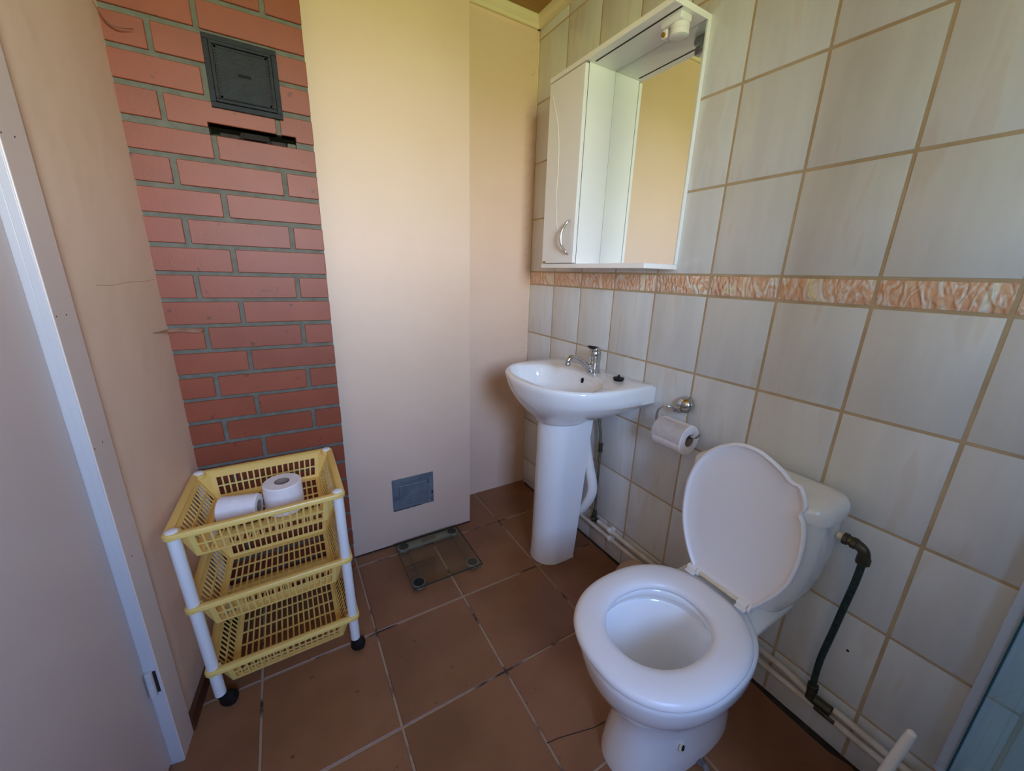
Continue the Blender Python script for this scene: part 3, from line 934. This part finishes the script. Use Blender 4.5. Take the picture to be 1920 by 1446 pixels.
# ------------------------------------------------------------------ toilet
YT = -1.312
def egg(z, xf, xb, b, n=64, ex=2.25, k=0.10):
    """horizontal egg section, front at x=xf (towards the room), back at xb"""
    xc, a = (xf + xb) / 2, (xb - xf) / 2
    P = []
    for i in range(n):
        th = 2 * PI * i / n
        c, s = math.cos(th), math.sin(th)
        e = 2 / ex
        X = math.copysign(abs(c) ** e, c); Y = math.copysign(abs(s) ** e, s)
        P.append(Vector((xc + a * X, YT + b * Y * (1 + k * X), z)))
    return P
t = thing('toilet', 'white ceramic toilet with its lid up beside the tiled wall', 'toilet', (-.38, YT, 0))
bm = NB()
loft(bm, [egg(.0005, -.556, -.135, .104, ex=2.6, k=.10), egg(.012, -.556, -.135, .105, ex=2.6, k=.10), egg(.05, -.548, -.14, .100, ex=2.6, k=.09), egg(.12, -.535, -.15, .094, ex=2.5, k=.07), egg(.18, -.535, -.155, .098, ex=2.4, k=.05),
          egg(.22, -.555, -.155, .114, ex=2.3, k=.02), egg(.255, -.590, -.16, .138, ex=2.2, k=0), egg(.29, -.618, -.165, .157, ex=2.2, k=0), egg(.33, -.636, -.175, .169, ex=2.2, k=0), egg(.37, -.646, -.185, .175, ex=2.2, k=0), egg(.388, -.648, -.19, .176, ex=2.2, k=0), egg(.397, -.642, -.195, .171, ex=2.2, k=0), egg(.400, -.63, -.205, .160, ex=2.2, k=0),
          egg(.400, -.598, -.315, .118, ex=2.1, k=0), egg(.392, -.592, -.320, .112, ex=2.1, k=0), egg(.372, -.598, -.312, .118, ex=2.1, k=0), egg(.352, -.608, -.300, .128, ex=2.1, k=0), egg(.348, -.604, -.304, .124, ex=2.1, k=0), egg(.31, -.592, -.310, .118, ex=2.1, k=0), egg(.26, -.560, -.312, .100, ex=2.1, k=0), egg(.215, -.520, -.30, .074, ex=2, k=0), egg(.17, -.485, -.29, .060, ex=2, k=0), egg(.13, -.45, -.29, .05, ex=2, k=0), egg(.125, -.40, -.35, .015, ex=2, k=0)])
bowl = obj('bowl', bm, 'ceramic', t, True, angle=60)
# rear deck that carries the cistern
bm = NB()
def rrect(z, x0, x1, hw, r, n=6):
    P = []
    for (cx, cy, a0) in ((x1 - r, YT + hw - r, 0), (x0 + r, YT + hw - r, PI / 2), (x0 + r, YT - hw + r, PI), (x1 - r, YT - hw + r, 3 * PI / 2)):
        for k in range(n + 1):
            a = a0 + PI / 2 * k / n
            P.append(Vector((cx + r * math.cos(a), cy + r * math.sin(a), z)))
    return P
loft(bm, [rrect(.20, -.24, -.085, .060, .03), rrect(.27, -.25, -.06, .080, .03), rrect(.33, -.27, -.045, .104, .03), rrect(.365, -.275, -.035, .118, .028), rrect(.382, -.275, -.034, .119, .026), rrect(.386, -.271, -.038, .115, .024)])
obj('deck', bm, 'ceramic', t, True, angle=50)
# bolt hole with its recess on the side of the foot
bm = NB(); lathe(bm, (-.418, YT - .0915, .098), (0.1, -1, .25), [(.0105, 0), (.0105, .004), (.0075, .0045), (.0072, .002)], 16); obj('bolt_cap', bm, 'aged_plastic', t, True)
bm = NB(); lathe(bm, (-.418, YT - .0955, .099), (0.1, -1, .25), [(.0068, 0), (.0062, .0012)], 16); obj('bolt_hole', bm, 'black_hole', t)
# cistern
bm = NB()
loft(bm, [rrect(.388, -.158, -.030, .112, .035), rrect(.40, -.163, -.026, .120, .038), rrect(.43, -.167, -.024, .136, .04), rrect(.47, -.170, -.022, .149, .042), rrect(.52, -.172, -.022, .157, .044), rrect(.58, -.173, -.022, .163, .045), rrect(.64, -.174, -.022, .165, .045), rrect(.681, -.174, -.022, .164, .045)])
cis = obj('cistern', bm, 'ceramic', t, True, angle=50)
bm = NB()
loft(bm, [rrect(.6825, -.172, -.020, .164, .045), rrect(.684, -.178, -.016, .170, .048), rrect(.705, -.180, -.014, .172, .05), rrect(.718, -.178, -.016, .169, .05), rrect(.727, -.170, -.022, .160, .045), rrect(.731, -.145, -.045, .135, .04), rrect(.732, -.12, -.09, .05, .01)])
obj('cistern_lid', bm, 'ceramic', cis, True, angle=50)
# seat ring
def seat_ring(f, z):
    """f 0 inner edge .. 1 outer edge"""
    n = 72
    P = []
    for i in range(n):
        th = 2 * PI * i / n
        c, s = math.cos(th), math.sin(th)
        e1, e0 = 2 / 2.3, 2 / 2.1
        o = Vector((-.446 + .212 * math.copysign(abs(c) ** e1, c), YT + .178 * math.copysign(abs(s) ** e1, s)))
        q = Vector((-.455 + .133 * math.copysign(abs(c) ** e0, c), YT + .001 + .106 * math.copysign(abs(s) ** e0, s)))
        p = q * (1 - f) + o * f
        P.append(Vector((p.x, p.y, z)))
    return P
bm = NB()
prof = [(0.0, .406), (-.02, .412), (.02, .4195), (.10, .4245), (.25, .427), (.5, .4275), (.75, .4255), (.90, .4215), (.98, .4155), (1.0, .409), (.98, .4035), (.9, .4022), (.5, .4022), (.08, .4022)]
loft(bm, [seat_ring(f, z) for f, z in prof], closed=True)
seat = obj('seat', bm, 'seat_plastic', t, True, angle=60)
# lid: outline on a plane leaning back on the cistern
tl = 0.115
P0 = Vector((-.228, 0, .436))
vv = Vector((tl, 0, 1)).normalized()
nn = Vector((-1, 0, tl)).normalized()        # faces the room
lid_uv = [(-1.240, .004), (-1.210, .045), (-1.188, .09), (-1.174, .136), (-1.167, .195), (-1.169, .244), (-1.184, .299), (-1.217, .346), (-1.256, .374), (-1.289, .385), (-1.326, .384), (-1.362, .371), (-1.390, .356), (-1.404, .345), (-1.414, .342), (-1.427, .341), (-1.436, .329), (-1.445, .312), (-1.449, .296), (-1.444, .284), (-1.445, .275), (-1.454, .262), (-1.462, .234), (-1.466, .201), (-1.467, .159), (-1.462, .114), (-1.447, .069), (-1.413, .006), (-1.390, -.002), (-1.26, -.002)]
b = []
for i, (u_, v_) in enumerate(lid_uv):
    b.append((u_, v_))
cuv = Vector((-1.318, .18))
def lidp(u_, v_, ins, h):
    q = Vector((u_, v_)); d = (cuv - q).normalized()
    q = q + d * ins
    return P0 + vv * q.y + Vector((0, q.x, 0)) + nn * h
dense = []
m_ = len(lid_uv)
for i in range(m_):
    a = Vector(lid_uv[i - 1]); b1 = Vector(lid_uv[i]); c = Vector(lid_uv[(i + 1) % m_]); d = Vector(lid_uv[(i + 2) % m_])
    for k in range(3):
        f = k / 3
        lin = b1 + (c - b1) * f
        cat = 0.5 * ((2 * b1) + (-a + c) * f + (2 * a - 5 * b1 + 4 * c - d) * f * f + (-a + 3 * b1 - 3 * c + d) * f ** 3)
        dense.append(tuple(lin if (c - b1).length > .08 else cat))
bm = NB()
loft(bm, [[lidp(u_, v_, i_, h_) for u_, v_ in dense] for i_, h_ in ((.10, -.010), (.03, -.010), (.006, -.007), (0, -.001), (0, .005), (.003, .008), (.007, .008), (.010, .004), (.016, .0005), (.05, -.0005), (.12, -.0005))])
obj('lid', bm, 'seat_plastic', t, True, angle=50)
for yy in (YT + .066, YT - .074):
    bm = NB()
    cyl(bm, (-.236, yy - .013, .434), (0, 1, 0), .0085, .026, 16, .0015)
    box(bm, -.255, -.226, yy - .015, yy + .011, .4255, .431, .002, 2)
    cyl(bm, (-.236, yy - .022, .434), (0, 1, 0), .0105, .007, 16, .0015)
    obj('hinge', bm, 'white_plastic', t, True)
bm = NB(); cyl(bm, (-.236, YT - .078, .434), (0, 1, 0), .0055, .145, 12); obj('hinge_bar', bm, 'aged_plastic', t, True)

# water supply of the cistern
t = thing('cistern_hose', 'dark braided supply hose with brass elbow beside the cistern', 'hose', (-.05, -1.515, .15))
bm = NB(); cyl(bm, (-.075, -1.4785, .640), (0, -1, 0), .0085, .016, 16, .001); obj('nut', bm, 'aged_plastic', t, True)
bm = NB(); tube(bm, [(-.075, -1.492, .640), (-.072, -1.512, .638), (-.070, -1.527, .630), (-.068, -1.532, .615), (-.066, -1.532, .600)], .0115, 12, 5); obj('elbow', bm, 'brass_old', t, True)
bm = NB(); cyl(bm, (-.075, -1.490, .640), (0, -1, 0), .0145, .010, 8, .001); cyl(bm, (-.073, -1.506, .6385), (0, -1, -.1), .0140, .010, 8, .001); cyl(bm, (-.0655, -1.532, .612), (0, 0, -1), .0135, .018, 8, .001); obj('collar', bm, 'brass_old', t, True)
bm = NB(); tube(bm, [(-.065, -1.532, .60), (-.060, -1.530, .54), (-.053, -1.524, .46), (-.048, -1.518, .37), (-.046, -1.512, .28), (-.045, -1.512, .215), (-.044, -1.514, .175)], .0075, 12, 8); obj('hose', bm, 'hose_dark', t, True)
bm = NB(); cyl(bm, (-.044, -1.514, .187), (0, 0, -1), .0125, .020, 8, .001); cyl(bm, (-.044, -1.514, .166), (0, 0, -1), .010, .028, 12, .001); obj('lower_coupling', bm, 'brass_old', t, True)
bm = NB(); cyl(bm, (-.034, -1.512, .1375), (0, -1, 0), .0135, .048, 10, .001); box(bm, -.058, -.05, -1.575, -1.53, .128, .139, .002, 1); obj('shut_off_valve', bm, 'brass_old', t, True)

# wall pipes
t = thing('water_pipe', 'upper of two thin cream water pipes low along the tiled wall', 'pipe', (-.03, -1.2, .15), 'water pipes along the tiled wall')
bm = NB(); tube(bm, [(-.026, -.672, .152), (-.026, -1.0, .151), (-.026, -1.44, .149), (-.031, -1.514, .139)], .0092, 12); tube(bm, [(-.026, -1.562, .143), (-.026, -1.70, .135), (-.026, -2.70, .130)], .0092, 12); obj('tube', bm, 'pipe_cream', t, True)
t2 = thing('water_pipe', 'lower of two thin cream water pipes low along the tiled wall', 'pipe', (-.03, -1.2, .11), 'water pipes along the tiled wall')
bm = NB(); tube(bm, [(-.026, -.30, .116), (-.026, -.90, .114), (-.026, -1.5, .110), (-.026, -2.70, .100)], .0086, 12); obj('tube', bm, 'pipe_cream', t2, True)
for tt, yy, zz in ((t, -.748, .1518), (t2, -.752, .1145)):
    bm = NB(); box(bm, -.014, -.0012, yy - .010, yy + .010, zz - .010, zz + .010, .002, 1)
    lathe(bm, (-.026, yy - .008, zz), (0, 1, 0), [(.0125, 0), (.0125, .016)], 14)
    obj('clip', bm, 'white_plastic', tt, True)
# riser below the basin
t = thing('basin_riser', 'thin greenish water riser with dark fittings behind the basin pedestal', 'pipe', (-.028, -.642, .15))
bm = NB(); tube(bm, [(-.03, -.605, .70), (-.028, -.612, .64), (-.026, -.630, .575), (-.026, -.638, .52), (-.026, -.641, .505)], .0062, 10, 6); obj('upper_hose', bm, 'hose_green', t, True)
bm = NB(); cyl(bm, (-.026, -.641, .522), (0, 0, -1), .0095, .014, 8, .001); cyl(bm, (-.026, -.641, .507), (0, 0, -1), .0082, .012, 12); cyl(bm, (-.026, -.641, .494), (0, 0, -1), .0095, .014, 8, .001); obj('coupling', bm, 'brass_old', t, True)
bm = NB(); tube(bm, [(-.026, -.641, .49), (-.026, -.643, .34), (-.026, -.646, .18)], .0058, 10, 4); obj('lower_pipe', bm, 'hose_green', t, True)
bm = NB(); cyl(bm, (-.026, -.646, .195), (0, 0, -1), .0095, .016, 8, .001); cyl(bm, (-.026, -.646, .178), (0, 0, -1), .012, .040, 10, .002); cyl(bm, (-.026, -.642, .152), (0, -1, 0), .011, .030, 8, .001); box(bm, -.05, -.038, -.665, -.640, .158, .166, .002, 1); obj('valve', bm, 'brass_old', t, True)
# soil pipe behind the toilet
t = thing('soil_pipe', 'tan plastic soil pipe at the wall behind the toilet bowl', 'pipe', (-.09, -1.0, .03))
bm = NB(); tube(bm, [(-.102, -1.21, .130), (-.10, -1.10, .130), (-.098, -1.0, .129), (-.095, -.955, .122), (-.092, -.925, .09), (-.09, -.915, .05), (-.09, -.913, .003)], .048, 20, 6); obj('elbow', bm, 'drain_tan', t, True)

# ------------------------------------------------------------------ toilet roll holder + roll on it
ry0, ry1, rx, rz = -.957, -1.066, -.068, .712
t = thing('paper_holder', 'chrome toilet paper holder with round rosette on the tiled wall', 'paper holder', (-.03, -.993, .80))
bm = NB(); lathe(bm, (-.0008, -.993, .802), (-1, 0, 0), [(.0285, 0), (.0285, .008), (.027, .016), (.022, .024), (.013, .029), (.004, .031)], 28); obj('rosette', bm, 'chrome', t, True)
bm = NB(); box(bm, -.040, -.014, -.993, -.968, .775, .795, .003, 2); obj('clamp', bm, 'chrome', t, True)
bm = NB()
zr = rz + .0152
tube(bm, [(-.034, -.975, .787), (-.050, -.962, .794), (-.062, -.948, .793), (-.068, -.936, .780), (-.069, -.932, .760), (-.069, -.932, .742), (-.068, -.938, zr + .004), (-.068, -.950, zr), (-.068, -1.0, zr), (-.068, -1.06, zr), (-.068, -1.082, zr + .003), (-.068, -1.092, zr + .012), (-.068, -1.097, zr + .020)], .0042, 10, 6)
obj('arm', bm, 'chrome', t, True)
def roll_mesh(bm, c, axis, R, r, L):
    lathe(bm, c, axis, [(r, 0.0), (R - .003, 0), (R, .003), (R, L - .003), (R - .003, L), (r, L)], 40, cap=False)
def core_mesh(bm, c, axis, r, L):
    b = NB()
    a = Vector(axis).normalized(); u = a.orthogonal().normalized(); w = a.cross(u); c = Vector(c)
    rr = [(r, .0005), (r, L - .0005), (r - .0012, L - .0005), (r - .0012, .0005)]
    rings = [[c + a * h + (u * math.cos(2 * PI * k / 24) + w * math.sin(2 * PI * k / 24)) * q for k in range(24)] for q, h in rr]
    loft(b, rings, closed=True)
    merge(bm, b)
t = thing('toilet_roll', 'white toilet roll hanging on the chrome wall holder', 'toilet roll', (rx, ry0, rz - .05))
bm = NB(); roll_mesh(bm, (rx, ry0, rz), (0, -1, 0), .0505, .0215, .109); obj('paper', bm, 'tissue', t, True)
bm = NB(); core_mesh(bm, (rx, ry0, rz), (0, -1, 0), .0215, .109); obj('core', bm, 'cardboard', t, True)
bm = NB()
b = NB()
R_ = .0512
a0 = math.radians(118); pts = []
loftr = []
for k in range(10):
    a = math.radians(100 + 9.5 * k)
    P = Vector((rx + R_ * math.cos(a), 0, rz + R_ * math.sin(a)))
    loftr.append([(P.x, ry0, P.z), (P.x, ry1, P.z)])
vr = [[b.verts.new(Vector(q)) for q in r_] for r_ in loftr]
for k in range(9): b.faces.new((vr[k][0], vr[k][1], vr[k + 1][1], vr[k + 1][0]))
bmesh.ops.solidify(b, geom=b.faces[:], thickness=.0008)
merge(bm, b)
obj('loose_sheet', bm, 'tissue', t, True)

# ------------------------------------------------------------------ yellow basket trolley
t = thing('basket_trolley', 'three-tier yellow plastic basket trolley on casters by the brick chimney', 'trolley', (-1.25, -.5, 0))
LEG = {'fl': ((-1.4165, -.655), (-1.4355, -.658)), 'fr': ((-1.0585, -.655), (-1.0655, -.648)), 'bl': ((-1.4165, -.352), (-1.424, -.343)), 'br': ((-1.0585, -.348), (-1.0645, -.335))}
ZTOP = .585
def legp(k, z):
    a, b_ = LEG[k]; f = z / ZTOP
    return Vector((a[0] + (b_[0] - a[0]) * f, a[1] + (b_[1] - a[1]) * f, z))
def grid_panel(bm, c00, c10, c11, c01, nu, nv, mu0, mu1, mv0, mv1, bar_u, bar_v, th, nrm):
    """rectangular (bilinear) panel with nu x nv holes; margins and bars in metres; nrm = thickness direction"""
    c00, c10, c11, c01 = map(Vector, (c00, c10, c11, c01))
    Lu = ((c10 - c00).length + (c11 - c01).length) / 2
    Lv = ((c01 - c00).length + (c11 - c10).length) / 2
    def P(u, v):
        u /= Lu; v /= Lv
        return (c00 * (1 - u) + c10 * u) * (1 - v) + (c01 * (1 - u) + c11 * u) * v
    nrm = Vector(nrm).normalized()
    def quad(u0, u1, v0, v1):
        ps = [P(u0, v0), P(u1, v0), P(u1, v1), P(u0, v1)]
        a = [bm.verts.new(p - nrm * th / 2) for p in ps]
        b = [bm.verts.new(p + nrm * th / 2) for p in ps]
        bm.faces.new(a[::-1]); bm.faces.new(b)
        for i in range(4): bm.faces.new((a[i], a[(i + 1) % 4], b[(i + 1) % 4], b[i]))
    pu = (Lu - mu0 - mu1 + bar_u) / nu
    pv = (Lv - mv0 - mv1 + bar_v) / nv
    ue = [(0, mu0)] + [(mu0 + k * pu - bar_u, mu0 + k * pu) for k in range(1, nu)] + [(Lu - mu1, Lu)]
    ve = [(0, mv0)] + [(mv0 + k * pv - bar_v, mv0 + k * pv) for k in range(1, nv)] + [(Lv - mv1, Lv)]
    for a, b in ve: quad(0, Lu, a, b)
    for a, b in ue:
        for k in range(len(ve) - 1):
            quad(a, b, ve[k][1], ve[k + 1][0])
def basket(zt, depth):
    fl, fr, bl, br = (legp(k, zt) for k in ('fl', 'fr', 'bl', 'br'))
    fl.z = fr.z = bl.z = br.z = zt - .004
    ins = .026
    tfl, tfr, tbl, tbr = fl + V(ins, -.004, 0), fr + V(-ins, -.004, 0), bl + V(ins, .004, 0), br + V(-ins, .004, 0)
    sfl, sfr, sbl, sbr = fl + V(-.004, ins * .7, 0), fr + V(.004, ins * .7, 0), bl + V(-.004, -ins * .7, 0), br + V(.004, -ins * .7, 0)
    zb = -depth
    k = .016
    bfl, bfr, bbl, bbr = fl + V(.034, .014, zb), fr + V(-.034, .014, zb), bl + V(.034, -.014, zb), br + V(-.034, -.014, zb)
    bm = NB()
    grid_panel(bm, bfl, bfr, tfr, tfl, 17, 2, .012, .012, .006, .020, .0042, .0045, .0024, (0, 1, .15))
    grid_panel(bm, bbl, bbr, tbr, tbl, 17, 2, .012, .012, .010, .020, .0042, .0045, .0024, (0, 1, -.15))
    grid_panel(bm, bfl, bbl, sbl, sfl, 14, 2, .014, .014, .010, .018, .0042, .0045, .0024, (1, 0, .2))
    grid_panel(bm, bfr, bbr, sbr, sfr, 14, 2, .014, .014, .010, .018, .0042, .0045, .0024, (1, 0, -.2))
    grid_panel(bm, bfl, bfr, bbr, bbl, 17, 5, .012, .012, .016, .016, .0044, .0052, .0026, (0, 0, 1))
    # corner webs closing the gap between front / side panels
    for a, b1, c in ((tfl, sfl, bfl), (tfr, sfr, bfr), (tbl, sbl, bbl), (tbr, sbr, bbr)):
        prs = [a, b1, c]
        nn_ = (b1 - a).cross(c - a).normalized()
        v0 = [bm.verts.new(p - nn_ * .0012) for p in prs]; v1 = [bm.verts.new(p + nn_ * .0012) for p in prs]
        bm.faces.new(v0); bm.faces.new(v1[::-1])
        for i in range(3): bm.faces.new((v0[i], v1[i], v1[(i + 1) % 3], v0[(i + 1) % 3]))
    bmesh.ops.recalc_face_normals(bm, faces=bm.faces[:])
    bk = obj('basket', bm, 'yellow_plastic', t)
    # rounded rim with corner sockets
    bm = NB()
    o_ = .019
    def corner(c, sx_, sy_, n=6):
        P = []
        return [c + V(sx_ * o_ * math.cos(a), sy_ * o_ * math.sin(a), 0) for a in [PI / 2 * i / n for i in range(n + 1)]]
    loop = corner(br, 1, 1) + corner(bl, -1, 1)[::-1] + corner(fl, -1, -1) + corner(fr, 1, -1)[::-1]
    ctr = (fl + fr + bl + br) / 4
    def off(P, d):
        res = []
        n = len(P)
        for i in range(n):
            tg = (P[(i + 1) % n] - P[i - 1]).normalized()
            nr = Vector((tg.y, -tg.x, 0))
            if nr.dot(ctr - P[i]) < 0: nr = -nr
            res.append(P[i] + nr * d)
        return res
    L0 = [p + V(0, 0, 0) for p in loop]
    prof = [(0, -.007), (0, .002), (.002, .005), (.006, .006), (.0165, .0052), (.019, .003), (.019, -.002), (.005, -.0025), (.003, -.009)]
    loft(bm, [[q + V(0, 0, h) for q in off(L0, d)] for d, h in prof], closed=True)
    for c in (fl, fr, bl, br):
        cyl(bm, c + V(0, 0, -.010), (0, 0, 1), .0195, .014, 20, .002)
    obj('rim', bm, 'yellow_plastic', bk, True)
    return bk
ZT = (.585, .362, .142)
DP = (.086, .086, .078)
for z, d in zip(ZT, DP): basket(z, d)
for k in ('fl', 'fr', 'bl', 'br'):
    lr = .0140
    segs = [(ZT[0] - .016, ZT[1] + .002), (ZT[1] - .016, ZT[2] + .002), (ZT[2] - .016, .046)]
    for a, b_ in segs:
        bm = NB(); tube(bm, [legp(k, a), legp(k, b_)], lr, 18); obj('leg', bm, 'white_plastic', t, True)
    c = legp(k, ZT[0])
    bm = NB(); lathe(bm, c + V(0, 0, .0), (0, 0, 1), [(.0135, 0), (.0135, .004), (.011, .0062), (.004, .007)], 20); obj('leg_cap', bm, 'white_plastic', t, True)
    # caster
    p = legp(k, 0)
    dirx = .016 if k in ('fl', 'bl') else .006
    bm = NB()
    cc = V(p.x + dirx, p.y - .004, .0225)
    lathe(bm, cc + V(-.004, -.014, 0), (.25, .97, 0), [(.012, 0), (.0205, .004), (.0222, .010), (.0222, .018), (.0205, .024), (.012, .028)], 24)
    cyl(bm, V(p.x, p.y, .030), (0, 0, 1), .010, .018, 12)
    obj('caster', bm, 'black_plastic', t, True)

# rolls in the top basket
zf = ZT[0] - .004 - DP[0] + .0016
t = thing('toilet_roll', 'white toilet roll standing upright in the top yellow basket', 'toilet roll', (-1.203, -.515, zf), 'toilet rolls in the top basket')
bm = NB(); roll_mesh(bm, (-1.203, -.515, zf), (0, 0, 1), .052, .0205, .092); obj('paper', bm, 'tissue', t, True)
bm = NB(); core_mesh(bm, (-1.203, -.515, zf), (0, 0, 1), .0205, .092); obj('core', bm, 'cardboard', t, True)
t = thing('toilet_roll', 'white toilet roll lying on its side in the top yellow basket', 'toilet roll', (-1.32, -.50, zf), 'toilet rolls in the top basket')
ax = Vector((.97, -.24, 0)).normalized()
bm = NB(); roll_mesh(bm, Vector((-1.362, -.512, zf + .0385)), ax, .0383, .0185, .098); obj('paper', bm, 'tissue', t, True)
bm = NB(); core_mesh(bm, Vector((-1.362, -.512, zf + .0385)), ax, .0185, .098); obj('core', bm, 'cardboard', t, True)

# ------------------------------------------------------------------ bathroom scale
qx0, qx1, qy0, qy1 = -.828, -.532, -.530, -.2365
t = thing('bathroom_scale', 'clear glass bathroom scale on the floor below the clean-out door', 'scale', ((qx0 + qx1) / 2, (qy0 + qy1) / 2, 0))
bm = NB(); box(bm, qx0 + .0016, qx1 - .0016, qy0 + .0016, qy1 - .0016, .0205, .0262); gp = obj('glass_plate', bm, 'scale_glass', t)
bm = NB(); box(bm, qx0, qx1, qy0, qy0 + .0015, .0205, .0262); box(bm, qx0, qx1, qy1 - .0015, qy1, .0205, .0262); box(bm, qx0, qx0 + .0015, qy0 + .0015, qy1 - .0015, .0205, .0262); box(bm, qx1 - .0015, qx1, qy0 + .0015, qy1 - .0015, .0205, .0262)
obj('polished_edge', bm, 'glass_edge', gp)
bm = NB(); box(bm, qx0 + .012, qx1 - .012, qy1 - .048, qy1 - .002, .008, .0200, .004, 2); bar = obj('sensor_bar', bm, 'scale_metal', t, True)
bm = NB(); box(bm, -.715, -.645, qy1 - .038, qy1 - .014, .0199, .0203); obj('display', bm, 'lcd', bar)
for fx_, fy_ in ((-.794, -.262), (-.564, -.262), (-.564, -.494), (-.798, -.496)):
    bm = NB(); cyl(bm, (fx_, fy_, .006), (0, 0, 1), .0265, .0138, 28, .001); ft = obj('foot_ring', bm, 'scale_metal', t, True)
    bm = NB(); cyl(bm, (fx_, fy_, .0005), (0, 0, 1), .021, .0065, 24, .001); cyl(bm, (fx_, fy_, .0196), (0, 0, 1), .0215, .0006, 24); obj('foot_pad', bm, 'black_plastic', ft, True)
for xx in (-.794, -.564):
    bm = NB(); tube(bm, [(xx + (.012 if xx < -.7 else -.012), -.285, .014), (xx + (.010 if xx < -.7 else -.010), -.475, .014)], .0022, 8); obj('cable_channel', bm, 'hose_green', t)

# ------------------------------------------------------------------ toilet brush handle, litter
t = thing('toilet_brush', 'white plastic toilet brush handle in the bottom right corner by the pipes', 'toilet brush', (-.225, -1.69, 0))
bm = NB()
top, bot = Vector((-.2065, -1.699, .391)), Vector((-.240, -1.674, .12))
tube(bm, [top, top + (bot - top) * .06, top + (bot - top) * .3, top + (bot - top) * .7, bot], lambda f: .0078 + .0012 * math.sin(PI * f), 16, 4)
lathe(bm, top, (top - bot), [(.0078, 0), (.0072, .003), (.0045, .0058), (.001, .007)], 16)
obj('handle', bm, 'white_plastic', t, True)
bm = NB(); lathe(bm, (-.243, -1.67, .001), (0, 0, 1), [(.050, 0), (.055, .01), (.048, .10), (.040, .125), (.034, .128), (.034, .118), (.044, .10), (.046, .012)], 28, cap=True); obj('holder_cup', bm, 'white_plastic', t, True)
bm = NB()
b = NB()
rn = random.Random(5)
prev = None
for k in range(9):
    f = k / 8
    p = Vector((-.352 + .012 * math.sin(5 * f), -1.408 - .075 * f, .004 + .006 * rn.random()))
    w = .007 + .004 * rn.random()
    cur = [b.verts.new(p + Vector((-w, 0, -.002))), b.verts.new(p + Vector((0, 0, .004 * rn.random()))), b.verts.new(p + Vector((w, .003, -.002)))]
    if prev:
        for q in range(2): b.faces.new((prev[q], prev[q + 1], cur[q + 1], cur[q]))
    prev = cur
bmesh.ops.solidify(b, geom=b.faces[:], thickness=.0008)
merge(bm, b)
for v in bm.verts: v.co.z = max(v.co.z, .0008)
tag(obj('plastic_scrap', bm, 'crumpled_foil', None, False, (-.352, -1.44, 0)), 'crumpled grey plastic scrap on the floor beside the toilet foot', 'litter')
